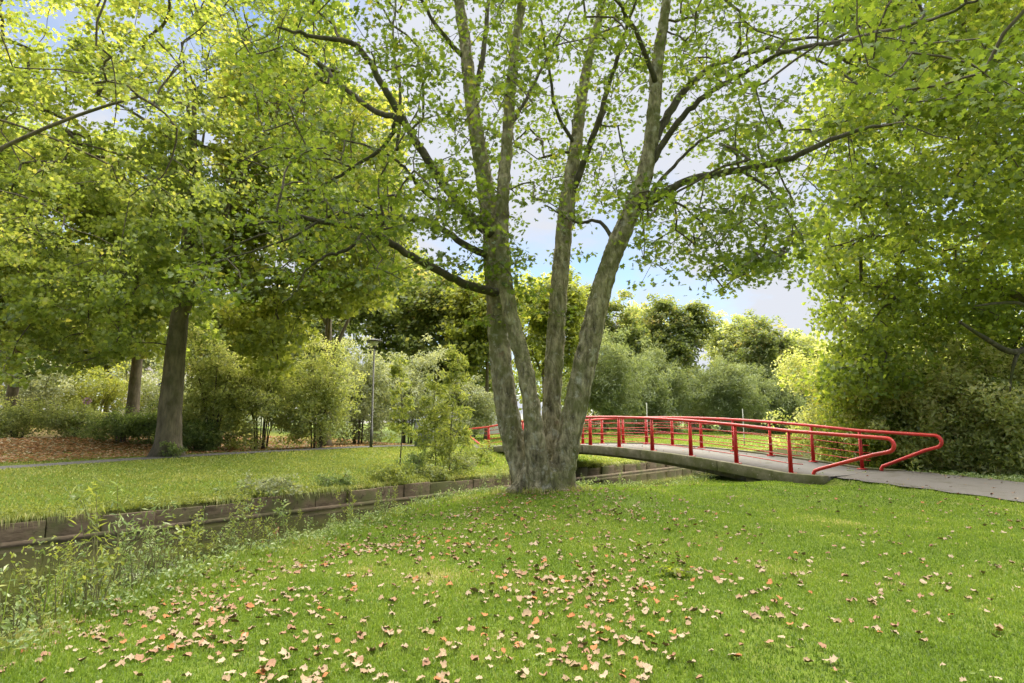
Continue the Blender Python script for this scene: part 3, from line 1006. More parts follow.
p = at(168, 441, 22.5)
A1 = px_attr(3500, -60, 345, -150, 335, 18.5, 27, lambda a, b: b < 300 + 30 * np.sin(a / 23.) - .0003 * (a - 170) ** 2 - np.where((a > 120) & (a < 185), 25, 0) - np.where(a > 215, 75, 0), .55, .04)
A1 = np.concatenate([A1, px_attr(330, -10, 140, 245, 395, 19, 25, lambda a, b: b < 385 - .25 * a, .5, -.02), px_attr(130, 110, 235, 170, 302, 18, 21, None, .7, -.05)])
make_tree('maple_tree', 'tall maple with straight grey trunk and ivy at its foot beside the path', 'tree', p[0], 22.5, 19, 12, (6.6, 5, 7.5), 'leaf_left', .46,
          attr=A1, m=42, leaf=.18, spray=.66, kind='star', limbs=9, bark='bark_dark', cc=(.3, -.3), flat=.5, rt=.007, flatz=.36)
p = at(133, 404, 31)
make_tree('maple_tree', 'grey trunked maple standing in the hedge just behind the ivy footed maple', 'tree', p[0], 31, 17, 9.6, (6, 5, 7), 'leaf_left', .34, extra=px_attr(150, 85, 215, 262, 348, 26.5, 30, None, .5, -.2),
          n_attr=420, m=32, leaf=.3, spray=1.0, kind='star', limbs=6, thr=-.3)
p = at(10, 400, 31)
make_tree('oak_tree', 'dark trunked tree with deep green crown behind the hedge at the far left', 'tree', p[0], 31, 18, 10.0, (7, 5, 8.2), 'leaf_left', .30, extra=px_attr(150, -40, 75, 262, 345, 26.5, 30, None, .5, -.2),
          n_attr=620, m=34, leaf=.3, spray=1.0, kind='star', lean=(.6, 0), limbs=7, thr=-.15, var_bias=-.1)
# near tree whose trunk stands just out of frame on the far bank
A1 = px_attr(620, -160, 250, -120, 235, 10.5, 15.5, lambda a, b: b < 235 - .35 * np.maximum(a, 0) + 30 * np.sin(a / 30), .5, .0)
A2 = px_attr(420, -60, 300, 170, 330, 13, 18, lambda a, b: (b < 250 + 50 * np.sin(a / 45)), .5, .08)
make_tree('maple_tree', 'nearest maple on the far bank, its bright leaf sprays reaching in from left', 'tree', -14.2, 12.4, 15, 9.5, (5.5, 5.5, 4.5), 'leaf_left', .2,
          attr=np.concatenate([A1, A2]), m=22, leaf=.135, spray=.52, kind='maple', limbs=4, cc=(2.0, 1.0), var_bias=.18, rt=.005, flat=.55, flatz=.32)
# yellow green tree hanging over the shrubs
A1 = px_attr(1500, 205, 405, 215, 388, 21.5, 26.5, lambda a, b: (b < 350 + 32 * np.sin(a / 19.) - .22 * np.abs(a - 300)) & ~((a > 345) & (b > 305)), .6, -.10)
A2 = px_attr(1200, 215, 400, 70, 235, 22.5, 30, lambda a, b: b > 70 + .25 * np.maximum(0, a - 300), .45, -.16)
make_tree('maple_tree', 'yellow leaved maple hanging low over the shrubs left of the street lamp', 'tree', -9.7, 30.5, 16, 9.5, (4.6, 3.8, 6), 'leaf_yellow', .3,
          attr=np.concatenate([A1, A2]), m=38, leaf=.2, spray=.68, kind='star', limbs=6, flat=.45, flatz=.4)
p = at(445, 420, 46)
make_tree('oak_tree', 'olive brown oak rising behind the saplings left of the forked tree', 'tree', p[0], 46, 14, 7.4, (6.2, 4.5, 6.2), 'leaf_olive', .35,
          n_attr=520, m=40, leaf=.4, spray=1.0, limbs=6, thr=-.4)
p = at(375, 420, 52)
make_tree('oak_tree', 'tall olive tree behind the street lamp', 'tree', p[0], 52, 18, 10, (6.4, 5, 8.4), 'leaf_olive', .35,
          n_attr=620, m=40, leaf=.44, spray=1.15, limbs=6, thr=-.4, var_bias=-.03)
p = at(487, 420, 44)
make_tree('lime_tree', 'slender dark trunked lime with pale yellow leaves left of the forked trunk', 'tree', p[0], 44, 14, 8.6, (3.8, 3.6, 5.4), 'leaf_yellow', .2,
          n_attr=330, m=34, leaf=.36, spray=.95, limbs=5, thr=-.35)
p = at(545, 420, 50)
make_tree('lime_tree', 'yellow green lime filling the gap between the stems of the forked tree', 'tree', p[0], 50, 15, 7.8, (5.2, 4, 7.4), 'leaf_yellow', .25,
          n_attr=480, m=36, leaf=.4, spray=1.05, limbs=5, thr=-.4, var_bias=-.1)
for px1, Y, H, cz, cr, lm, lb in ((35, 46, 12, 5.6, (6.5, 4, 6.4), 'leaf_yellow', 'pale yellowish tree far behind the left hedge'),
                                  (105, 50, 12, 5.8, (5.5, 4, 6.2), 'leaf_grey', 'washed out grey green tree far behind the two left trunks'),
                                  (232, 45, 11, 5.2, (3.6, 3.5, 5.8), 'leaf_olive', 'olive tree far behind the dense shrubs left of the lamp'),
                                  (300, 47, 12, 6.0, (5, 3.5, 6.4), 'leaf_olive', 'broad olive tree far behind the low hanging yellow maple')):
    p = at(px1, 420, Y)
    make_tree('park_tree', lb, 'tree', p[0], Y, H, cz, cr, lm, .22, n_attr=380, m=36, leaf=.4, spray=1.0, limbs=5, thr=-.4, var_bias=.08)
# row of trees across the far lawn, right of the forked tree
ROW = [(606, 70, 18.6, 11.4, (5.6, 4, 7.2), 'leaf_olive', 'olive brown tree first in the far row right of the forked trunk'),
       (648, 80, 18.2, 11.2, (5.6, 4, 7.6), 'leaf_shrub', 'second tree of the far row, broad and green, behind the thin pale pole'),
       (695, 74, 18.6, 11.8, (5.8, 4, 6.6), 'leaf_olive', 'third tree of the far row with dark leaning trunk showing above the handrail'),
       (742, 84, 18.0, 10.8, (5.6, 4, 7.4), 'leaf_shrub', 'fourth tree of the far row, low and brownish, under the open cloud'),
       (772, 78, 16.6, 9.8, (5.2, 4, 6.8), 'leaf_olive', 'fifth tree of the far row, slightly lower than its neighbours'),
       (806, 88, 15.5, 9, (5.6, 4, 7.0), 'leaf_shrub', 'last tree of the far row, green, beside the right hand thicket')]
for px1, Y, H, cz, cr, lm, lb in ROW:
    p = at(px1, 420, Y)
    make_tree('park_tree', lb, 'tree', p[0], Y, H, cz, cr, lm, .26, n_attr=520, m=38, leaf=.42, spray=1.0, limbs=6, thr=-.3, lobes=18, lobe=.40, group='row of trees beyond the bridge', var_bias=.08,
              lean=((-1.6, 0) if px1 == 695 else (0, 0)))

# right hand tree
A1 = px_attr(3600, 790, 1180, -110, 385, 13, 21, lambda a, b: (a > 812 + 22 * np.sin(b / 23.) + np.where(b > 170, 0, (170 - b) * .25) - np.where(b > 300, (b - 300) * .1, 0)), .5, -.12)
_y = A1[:, 1]; _z = A1[:, 2]
A1 = np.concatenate([A1[(_y > 17.0) | (_z > 6.2)], px_attr(800, 822, 1200, 225, 392, 17.5, 23, lambda a, b: a > 830 - .1 * (b - 225), .5, -.2)])
right_tree = make_tree('maple_tree', 'large bright green maple spreading its crown over the path and shrubs on the right', 'tree', 17.2, 18.0, 15, 8.5, (7, 6, 6), 'leaf_right', .4,
          attr=A1, m=48, leaf=.155, spray=.74, kind='star', limbs=8, cc=(-1.5, 0), flat=.4)
for rows in ([(1090, 300, 17.8, .16), (1050, 335, 17.0, .12), (1015, 352, 16.4, .09), (985, 338, 15.8, .06), (960, 322, 15.3, .035)],
             [(1060, 325, 17.2, .07), (1025, 305, 16.6, .055), (1000, 303, 16.2, .04), (975, 306, 15.8, .025)],
             [(1018, 352, 16.4, .06), (1012, 372, 16.3, .04), (1010, 392, 16.2, .02)]):
    S = smoothline(pline(rows), 5)
    link('limb', Tubes().add(S[:, :3] - np.array(right_tree.location), S[:, 3], 9).build('limb', M['bark_limb_shaded']), right_tree)

# ------------------------------------------------------------------ shrubs
def make_shrub(name, label, x, y, h, rx, ry, leafmat, n_attr=120, m=40, leaf=.09, spray=.32, kind='oval', stems=9, cat='shrub', group=None, flat=.25, thr=-.4,
               var_bias=0.0, stem_r=.03, z0=None, low=.12, gloss=None):
    if z0 is None: z0 = gz1(x, y)
    base = np.array((x, y, z0))
    root_ = empty(name, base, label, cat, group)
    T_ = Tubes(); nodes_ = []
    for i in range(stems):
        a = rng.uniform(0, 2 * np.pi); f = rng.uniform(.25, .85)
        q = np.array((math.cos(a) * rx * f, math.sin(a) * ry * f, h * rng.uniform(.5, .85)))
        t = np.linspace(0, 1, 7)[:, None]
        b_ = np.array((math.cos(a) * rx * .12, math.sin(a) * ry * .12, -.1))
        c_ = np.array((q[0] * .25, q[1] * .25, h * .5))
        Q = (1 - t) ** 2 * b_ + 2 * t * (1 - t) * c_ + t * t * q
        T_.add(Q, np.linspace(stem_r, stem_r * .3, 7), 5)
        nodes_.append(Q)
    d = unit(rng.normal(size=(n_attr, 3)))
    rr_ = rng.random((n_attr, 1)) ** .4
    lob = 1 + .34 * np.sin(d[:, :1] * 5 + x) * np.cos(d[:, 1:2] * 4 + y) + .22 * np.sin(d[:, 2:3] * 6 + 4 * d[:, :1] + x) + .12 * np.sin(d[:, :1] * 13 + y)
    P = d * rr_ * lob * np.array((rx, ry, h * .5))
    P[:, 2] = np.abs(P[:, 2] + h * .5)
    P[:, 2] = np.maximum(P[:, 2], h * low)
    P = clumpy(P + base, 1.3 / max(rx, .6), thr, x) - base
    nd = np.concatenate(nodes_)
    for PL, r_ in grow(nd, P, rt=.004, rmax=.02, seg=.3):
        T_.add(PL, r_, 4, cap=False)
    link('stems', T_.build('stems', M['twig']), root_)
    pos_ = sprays(P, m, spray, .8)
    pos_[:, 2] = np.maximum(pos_[:, 2], .03)
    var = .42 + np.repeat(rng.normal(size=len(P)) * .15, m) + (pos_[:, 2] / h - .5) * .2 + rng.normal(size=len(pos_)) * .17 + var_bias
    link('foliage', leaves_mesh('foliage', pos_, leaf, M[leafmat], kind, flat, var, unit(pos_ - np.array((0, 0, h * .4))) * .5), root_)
    return root_


SHRUBS = [  # px, Y, height, rx, ry, material, leaf, label
    (213, 26.5, 5.4, 1.9, 1.6, 'leaf_shrub', 'tall dark leafy shrub right beside the ivy footed maple', .10),
    (262, 27.5, 5.0, 2.2, 1.7, 'leaf_shrub', 'dense green shrub above the carpet of brown leaves', .10),
    (318, 28.5, 5.2, 2.0, 1.6, 'leaf_shrub', 'mottled bushy shrub left of the street lamp', .10),
    (358, 33, 5.8, 2.2, 1.8, 'leaf_grey', 'pale grey green shrub right behind the lamp pole', .11),
    (408, 36, 6.2, 2.4, 2.0, 'leaf_grey', 'feathery grey shrub behind the leftmost thin sapling', .12),
    (465, 40, 4.4, 2.2, 1.8, 'leaf_grey', 'low grey green shrub close to the far end of the bridge', .12),
]
for px1, Y, h, rx, ry, lm, lb, lf in SHRUBS:
    p = at(px1, 420, Y)
    make_shrub('shrub', lb, p[0], Y, h, rx, ry, lm, n_attr=360, m=50, leaf=lf * 1.4, spray=.42, stems=18, low=.06, thr=-.2, var_bias=.14)
HEDGE = [(18, 27.5, 1.75, 1.8, 'dark clipped hedge bush at the left edge of the photo'), (72, 27.8, 1.7, 1.7, 'green hedge bush with a pink flower head on top'), (122, 26.6, 1.55, 1.7, 'low dark hedge bush left of the ivy footed trunk'),
         (160, 27, 1.6, 1.4, 'hedge bush hidden behind the ivy footed trunk'), (198, 25.5, 1.3, 1.2, 'small shaded hedge bush right of the ivy footed trunk')]
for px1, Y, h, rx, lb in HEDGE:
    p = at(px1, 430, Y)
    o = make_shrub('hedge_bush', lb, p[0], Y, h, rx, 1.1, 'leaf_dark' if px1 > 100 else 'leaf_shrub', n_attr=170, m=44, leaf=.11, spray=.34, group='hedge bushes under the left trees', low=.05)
    if px1 == 72:
        q = at(87, 401, Y - .6) - np.array(o.location)
        V = unit(rng.normal(size=(60, 3))) * .16 + q
        link('flower_head', leaves_mesh('flower_head', V, .1, M['bloom'], 'oval', .1, None, unit(V - q) * 2), o)
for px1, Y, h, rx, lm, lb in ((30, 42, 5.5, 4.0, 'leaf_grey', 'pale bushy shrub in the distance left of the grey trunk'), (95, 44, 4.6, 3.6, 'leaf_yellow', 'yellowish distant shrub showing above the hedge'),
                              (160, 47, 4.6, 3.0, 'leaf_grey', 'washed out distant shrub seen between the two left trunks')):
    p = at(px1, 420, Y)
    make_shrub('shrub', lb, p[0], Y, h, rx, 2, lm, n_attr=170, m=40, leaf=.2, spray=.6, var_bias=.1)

# willow like shrubs behind the bridge, round a gap that shows one dark trunk
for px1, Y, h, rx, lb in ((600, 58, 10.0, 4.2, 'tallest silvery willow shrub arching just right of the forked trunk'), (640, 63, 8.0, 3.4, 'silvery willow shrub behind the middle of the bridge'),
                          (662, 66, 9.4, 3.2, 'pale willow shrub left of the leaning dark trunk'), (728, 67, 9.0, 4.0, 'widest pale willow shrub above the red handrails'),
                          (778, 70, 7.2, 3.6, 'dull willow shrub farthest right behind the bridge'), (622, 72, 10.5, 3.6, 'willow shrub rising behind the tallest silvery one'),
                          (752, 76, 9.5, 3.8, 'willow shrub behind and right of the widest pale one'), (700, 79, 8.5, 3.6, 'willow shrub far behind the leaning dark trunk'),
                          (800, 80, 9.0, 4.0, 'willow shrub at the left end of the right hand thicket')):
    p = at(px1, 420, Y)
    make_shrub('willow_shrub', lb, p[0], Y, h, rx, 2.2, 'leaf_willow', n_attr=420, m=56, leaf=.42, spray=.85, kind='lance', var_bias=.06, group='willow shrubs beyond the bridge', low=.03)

RSH = [(838, 23, 4.6, 2.0, 'leaf_shrub', 'tall small leaved shrub where the red handrails meet the right thicket'), (872, 20.5, 4.4, 1.7, 'leaf_right', 'green shrub directly behind the looped handrail ends'),
       (920, 19.5, 4.2, 2.0, 'leaf_shrub', 'dark shrub right of the looped handrail ends'), (975, 18.5, 3.8, 1.9, 'leaf_shrub', 'shadowy shrub under the dark limb at the right'),
       (1030, 17.3, 3.2, 1.7, 'leaf_shrub', 'leafy shrub by the path at the right edge'), (905, 25, 6.0, 3.2, 'leaf_shrub', 'tallest back shrub in the right thicket'),
       (1010, 24, 6.0, 3.5, 'leaf_shrub', 'broad dark shrub behind the right edge of the path')]
for px1, Y, h, rx, lm, lb in RSH:
    p = at(px1, 440, Y)
    make_shrub('shrub', lb, p[0], Y, h, rx, 1.5, lm, n_attr=460, m=54, leaf=.13, spray=.42, var_bias=.26, group='thicket of shrubs right of the bridge', low=.04, stems=14)

# saplings on the far bank
def make_sapling(label, px1, py1, Y, pytop, n_leafs, lean=0.0, side=.3, leaf=.13):
    b = at(px1, py1, Y); b[2] = gz1(b[0], b[1])
    top = at(px1 + lean, pytop, Y)
    root_ = empty('sapling', b, label, 'sapling', 'thin saplings on the far bank')
    h = top[2] - b[2]
    t = np.linspace(0, 1, 10)
    S = np.column_stack([(top[0] - b[0]) * t + .05 * np.sin(t * 6 + px1), .04 * np.sin(t * 5), -.05 + (h + .05) * t])
    link('stem', Tubes().add(S, np.linspace(.028, .006, 10), 6).build('stem', M['twig']), root_)
    k = rng.uniform(.25, 1.0, n_leafs)
    P = np.column_stack([np.interp(k, t, S[:, 0]), np.interp(k, t, S[:, 1]), np.interp(k, t, S[:, 2])])
    a = rng.uniform(0, 2 * np.pi, n_leafs); r_ = side * (1.15 - k) + .12
    P2 = P + np.column_stack([np.cos(a) * r_, np.sin(a) * r_, .15 * rng.normal(size=n_leafs)])
    T_ = Tubes()
    for pa, pb in zip(P, P2):
        T_.add([pa, (pa + pb) / 2 + (0, 0, .05), pb], [.006, .005, .003], 4, cap=False)
    link('twigs', T_.build('twigs', M['stem_green']), root_)
    link('foliage', leaves_mesh('foliage', sprays(P2, 20, .24, .7), leaf * 1.35, M['leaf_sapling'], 'lance' if leaf > .15 else 'oval', .35), root_)


make_sapling('slim sapling with yellow green leaves nearest the street lamp', 401, 468, 22.5, 362, 44, 0, .38)
make_sapling('bushy sapling with drooping leaves in the middle of the far bank saplings', 434, 472, 22.0, 380, 60, 2, .6, .2)
make_sapling('tallest leafy sapling growing nearest to the far bridge end', 449, 474, 21.5, 350, 70, 8, .65, .2)

# ivy at the foot of the left maple
p = at(178, 441, 22.0); p[2] = gz1(p[0], p[1])
make_shrub('ivy_plant', 'small dark ivy clump at the foot of the yellow green maple', p[0] - .1, p[1], .55, .5, .35, 'leaf_dark', n_attr=30, m=20, leaf=.09, spray=.15, cat='ivy', stem_r=.012)

# woodland closing the horizon
pos = []
for x in np.arange(-150, 190, 4.2):
    y = 95 + 6 * math.sin(x * .2) + rng.uniform(-4, 4)
    if x < -60: y -= (-60 - x) * .5
    h = 13 + 2.5 * math.sin(x * .33) + rng.uniform(-1.5, 1.5)
    pos.append(crown_points((x, y, h * .5), (4.6, 3, h * .55), 60, 8, .5))
pos = np.concatenate(pos); pos = pos[pos[:, 2] > .2]
pos = sprays(pos, 14, 1.5, .8)
far_wood = link('far_woodland', leaves_mesh('far_woodland', pos, .75, M['leaf_olive'], 'pair', .3))
tag(far_wood, 'far belt of woodland closing the view behind the park', 'woodland', kind='stuff')

# ------------------------------------------------------------------ street lamp, poles, cabinet, cars, houses
p = at(371, 447, 29.0)
z0 = gz1(p[0], p[1])
lamp = empty('street_lamp', (p[0], p[1], z0), 'slim dark street lamp with funnel shaped head beside the far path', 'street lamp')
LH = 5.35
link('pole', Tubes().add([(0, 0, -.1), (0, 0, .9), (0, 0, .92), (0, 0, LH - .35)], [.075, .075, .055, .04], 12).build('pole', M['lamp_metal']), lamp)
hd = link('lamp_head', Tubes().add([(0, 0, LH - .42), (0, 0, LH - .3), (0, 0, LH - .28)], [.05, .09, .07], 16).build('lamp_head', M['lamp_metal']), lamp)
link('diffuser', Tubes().add([(0, 0, LH - .278), (0, 0, LH - .06)], [.09, .24], 18).build('diffuser', M['lamp_lens']), hd)
link('cap', Tubes().add([(0, 0, LH - .058), (0, 0, LH - .02), (0, 0, LH + .04), (0, 0, LH + .07)], [.40, .41, .2, .03], 20).build('cap', M['lamp_metal']), hd)


def pole(label, px1, pyb, Y, H, r_=.05, mat='pale_metal'):
    p = at(px1, pyb, Y); z = gz1(p[0], p[1])
    o = link('pole', Tubes().add([(0, 0, -.1), (0, 0, .8), (0, 0, .82), (0, 0, H)], [r_ * 1.4, r_ * 1.4, r_, r_ * .8], 10).build('pole', M[mat]), None, (p[0], p[1], z))
    tag(o, label, 'pole')


pole('thin pale pole behind the middle of the bridge', 647, 416, 41, 2.9, .028)
pole('thin pale pole farther right, behind the red handrails', 743, 418, 44, 2.8, .028)

p = at(424, 449, 31); z = gz1(p[0], p[1])
cab = empty('utility_cabinet', (p[0], p[1], z), 'grey metal utility cabinet half hidden behind the far bank saplings', 'cabinet')
o = link('body', boxes_mesh('body', [box8(-.48, .48, -.2, .2, -.05, 1.35)], M['grey_metal']), cab); bevel(o, .02)
o = link('lid', boxes_mesh('lid', [box8(-.53, .53, -.25, .25, 1.353, 1.43)], M['grey_metal']), cab); bevel(o, .02)
for sx in (-1, 1):
    d = link('door', boxes_mesh('door', [box8(min(sx * .02, sx * .45), max(sx * .02, sx * .45), -.222, -.203, .1, 1.28)], M['grey_metal']), cab)
    link('handle', boxes_mesh('handle', [box8(sx * .07 - .015, sx * .07 + .015, -.245, -.224, .62, .8)], M['lamp_metal']), d)


def make_car(label, px1, Y, L, H, rot, colour='white_plastic', van=False):
    p = at(px1, 420, Y); z = gz1(p[0], p[1])
    car = empty('parked_van' if van else 'parked_car', (p[0], p[1], z), label, 'van' if van else 'car')
    car.rotation_euler.z = R(rot)
    if van:
        prof = [(-.5, .18), (.42, .18), (.5, .22), (.5, .48), (.40, .56), (.27, .96), (.22, 1.0), (-.48, 1.0), (-.5, .95)]
        glass = [(.385, .575), (.275, .93), (.12, .93), (.12, .575)]
    else:
        prof = [(-.49, .2), (.47, .2), (.5, .3), (.48, .5), (.22, .62), (.08, .97), (-.25, 1.0), (-.42, .68), (-.5, .6)]
        glass = [(.18, .64), (.07, .92), (-.23, .95), (-.36, .68)]
    Wd = .86
    def ext(name, pr, w0, w1, mat, par=car, inset=0):
        n_ = len(pr)
        V = [(x * L, w0, zz * H) for x, zz in pr] + [(x * L, w1, zz * H) for x, zz in pr]
        me = bpy.data.meshes.new(name)
        me.from_pydata(V, [], [list(range(n_)), list(range(2 * n_ - 1, n_ - 1, -1))] + [(i, i + n_, (i + 1) % n_ + n_, (i + 1) % n_) for i in range(n_)])
        me.materials.append(M[mat]); me.update()
        return link(name, me, par)
    bevel(ext('body', prof, -Wd, Wd, colour), .06, 3)
    for sgn in (-1, 1):
        ext('side_window', glass, sgn * (Wd + .002), sgn * (Wd + .012), 'window_glass')
        for fx in (-.31, .31):
            wl_ = link('wheel', Tubes().add([(fx * L, sgn * (Wd - .16), .32), (fx * L, sgn * (Wd + .03), .32)], [.32, .32], 20).build('wheel', M['rubber'], False), car)
            link('rim', Tubes().add([(fx * L, sgn * (Wd + .032), .32), (fx * L, sgn * (Wd + .045), .32)], [.2, .18], 16).build('rim', M['pale_metal'], False), wl_)
        link('headlight', boxes_mesh('headlight', [box8(.485 * L, .505 * L, sgn * .62 - .14, sgn * .62 + .14, .36 * H, .46 * H)], M['lamp_lens']), car)


make_car('white van parked beyond the far bridge end just left of the forked trunk', 489, 45.5, 4.6, 1.95, 8, van=True)
make_car('white car glimpsed through the saplings on the far bank', 441, 47, 4.2, 1.5, 4)


def make_house(label, px1, Y, wid, dep, eave, ridge):
    p = at(px1, 420, Y)
    h = empty('house', (p[0], p[1], gz1(p[0], p[1])), label, 'house')
    link('wall', boxes_mesh('wall', [box8(-wid / 2, wid / 2, 0, dep, -.3, eave)], M['house_wall']), h)
    V = [(-wid / 2 - .3, -.4, eave + .003), (wid / 2 + .3, -.4, eave + .003), (wid / 2 + .3, dep + .4, eave + .003), (-wid / 2 - .3, dep + .4, eave + .003), (-wid / 2 - .3, dep / 2, ridge), (wid / 2 + .3, dep / 2, ridge)]
    me = bpy.data.meshes.new('roof')
    me.from_pydata(V, [], [(0, 1, 5, 4), (2, 3, 4, 5), (0, 4, 3), (1, 2, 5), (0, 3, 2, 1)]); me.materials.append(M['roof_tile'])
    link('roof', me, h)
    for k in range(int(wid // 3)):
        for zz in (1.0, 3.7):
            x = -wid / 2 + 1.6 + k * 3
            w_ = link('window', boxes_mesh('window', [box8(x - .75, x + .75, -.05, -.003, zz, zz + 1.4)], M['white_plastic']), h)
            link('pane', boxes_mesh('pane', [box8(x - .65, x + .65, -.06, -.053, zz + .1, zz + 1.3)], M['window_glass']), w_)


make_house('pale house glimpsed between the left maple trunk and the tall dark shrub', 180, 62, 13, 8, 5.6, 8.2)
make_house('white house corner showing through the trees above the red handrails', 757, 84, 6, 7, 5.2, 7.6)
p = at(780, 424, 36); z = gz1(p[0], p[1])
sg = empty('information_board', (p[0], p[1], z), 'small white board on the lawn seen between the two handrails', 'sign')
link('post', Tubes().add([(0, 0, -.1), (0, 0, .75)], [.04, .04], 8).build('post', M['grey_metal']), sg)
o = link('board', boxes_mesh('board', [box8(-.22, .22, -.085, -.045, .72, 1.0)], M['white_plastic']), sg); bevel(o, .01)

# ------------------------------------------------------------------ grass
def blades(x, y, z, h, w, lean=.5, var=None):
    n_ = len(x)
    a = rng.uniform(0, 2 * np.pi, n_)
    dx, dy = np.cos(a), np.sin(a)
    la = rng.uniform(0, 2 * np.pi, n_); lm = np.abs(rng.normal(size=n_)) * lean
    lx, ly = np.cos(la) * lm * h, np.sin(la) * lm * h
    w = np.broadcast_to(w, (n_,)); h = h * rng.uniform(.55, 1.25, n_)
    V = np.zeros((n_, 5, 3))
    V[:, 0] = np.column_stack([x - dx * w, y - dy * w, z - .01]); V[:, 1] = np.column_stack([x + dx * w, y + dy * w, z - .01])
    V[:, 2] = np.column_stack([x + dx * w * .75 + lx * .35, y + dy * w * .75 + ly * .35, z + h * .6]); V[:, 3] = np.column_stack([x - dx * w * .75 + lx * .35, y - dy * w * .75 + ly * .35, z + h * .6])
    V[:, 4] = np.column_stack([x + lx, y + ly, z + h * np.sqrt(np.maximum(.15, 1 - np.minimum(lm, .9) ** 2))])
    b = np.arange(n_) * 5
    F4 = np.stack([b, b + 1, b + 2, b + 3], 1); F3 = np.stack([b + 3, b + 2, b + 4], 1)
    if var is None: var = rng.random(n_)
    return V.reshape(-1, 3), F4, F3, np.repeat(np.clip(var, 0, 1), 5)


def in_view(x, y, pad=1.12):
    return (np.abs(x) < y * .905 * pad + .8)


def scatter_lawn(N, y0, y1, powr):
    """Samples between forward distances y0 and y1, thinning with distance."""
    u = rng.random(N)
    y = y0 * (y1 / y0) ** (u ** powr)
    x = rng.uniform(-1, 1, N) * (y * 1.0 + 1.0)
    return x, y


def patches(x, y):
    return (.5 * np.sin(.8 * x + 1.1 * np.sin(.9 * y)) * np.sin(.9 * y + .5 * x) + .3 * np.sin(2.3 * x + 1.7 * y) * np.sin(1.9 * y - 1.1 * x + 2) + .2 * np.sin(5.1 * x - 3 * y) * np.sin(4.3 * y + 2 * x))


x, y = scatter_lawn(850000, 2.3, 30, 1.0)
s, nn2 = to_sn(x, y)
d, hw, _ = path_dist(PATH_NEAR, x, y)
dt = (x - BP0[0]) * BD[0] + (y - BP0[1]) * BD[1]; dw = (x - BP0[0]) * BW[0] + (y - BP0[1]) * BW[1]
keep = (nn2 < edge_n(s) + .2) & (d > hw * (.95 + .05 * np.sin(y * 5.1) * np.sin(y * 2.3 + 1)) - .12 * rng.random(len(x))) & in_view(x, y) & ~((dt > -1.3) & (dt < 6) & (dw > -.36) & (dw < BRIDGE_W + .36))
keep &= np.hypot((x - tb[0]) / .75, (y - tb[1]) / .7) > .95 + .75 * rng.random(len(x)) ** 1.5
x, y, nn2, s = x[keep], y[keep], nn2[keep], s[keep]
pt = patches(x, y)
k2 = rng.random(len(x)) < .85 + .5 * (pt + .35 * patches(x * 2.6 + 3, y * 2.6))
x, y, nn2, s, pt = x[k2], y[k2], nn2[k2], s[k2], pt[k2]
z = ground_z(x, y)
near_edge = sstep(-2.2, -.4, nn2 - edge_n(s))
h = (.030 + .010 * pt + .10 * near_edge * rng.random(len(x))) * (1 + .015 * y)
w = .0013 + .0006 * y
V, F4, F3, A = blades(x, y, z, h, w, .7, .42 + .40 * pt + .2 * near_edge + .25 * np.clip(patches(x * 2.3 + 5, y * 2.3), 0, 1) + rng.normal(size=len(x)) * .17)
lawn = link('lawn_grass', mesh_np('lawn_grass', V, [F4, F3], M['grass'], False, {'var': A}))
tag(lawn, 'short bright green lawn grass of the near bank', 'grass', kind='stuff')

# far bank grass
N = 130000
s = rng.uniform(-8, 42, N); nn2 = .04 + 13 * rng.random(N) ** 1.3
x, y = to_xy(s, nn2)
d, hw, _ = path_dist(PATH_FAR, x, y)
dt = (x - BP0[0]) * BD[0] + (y - BP0[1]) * BD[1]; dw = (x - BP0[0]) * BW[0] + (y - BP0[1]) * BW[1]
keep = (d > hw) & in_view(x, y) & ~((dt > 11) & (dt < 18.2) & (dw > -.3) & (dw < BRIDGE_W + .3)) & (rng.random(N) > .5 * sstep(10.0, 12.0, nn2) * (s < 16))
x, y, nn2 = x[keep], y[keep], nn2[keep]
edge = np.exp(-nn2 / .5)
z = ground_z(x, y)
ox_s = rng.uniform(-6, 32, 9000); ox_n = .12 * rng.random(9000) ** 1.0 - .03
k = np.sin(ox_s * 1.9) + np.sin(ox_s * 4.3 + 1) + 1.2 * np.sin(ox_s * .83 + 2) + .8 * rng.normal(size=len(ox_s)) > .1
ox_s, ox_n = ox_s[k], ox_n[k]
ox, oy = to_xy(ox_s, ox_n)
OV, O4, O3, OA = blades(ox, oy, np.full(len(ox), -.42), np.full(len(ox), .2), .009, .3, .5 + rng.normal(size=len(ox)) * .2)
OV = OV.reshape(-1, 5, 3)
dr = rng.uniform(.05, .19, len(ox))
OV[:, 2:4, :2] -= (ND * .6)[None, None] * dr[:, None, None]; OV[:, 4, :2] -= ND[None] * 1.25 * dr[:, None]
OV[:, 2:4, 2] -= .02; OV[:, 4, 2] -= .10 + 1.1 * dr
OV = OV.reshape(-1, 3)
V, F4, F3, A = blades(x, y, z, .06 + .16 * edge * rng.random(len(x)) + .02 * patches(x, y), .011 + .0005 * y, .7 + .6 * edge, .5 + .2 * patches(x, y) + .12 * edge + rng.normal(size=len(x)) * .16)
nv_ = len(V)
V = np.concatenate([V, OV]); F4 = np.concatenate([F4, O4 + nv_]); F3 = np.concatenate([F3, O3 + nv_]); A = np.concatenate([A, OA])
o = link('bank_grass', mesh_np('bank_grass', V, [F4, F3], M['grass_rough'], False, {'var': A}))
tag(o, 'sunlit grass covering the far bank of the canal', 'grass', kind='stuff')
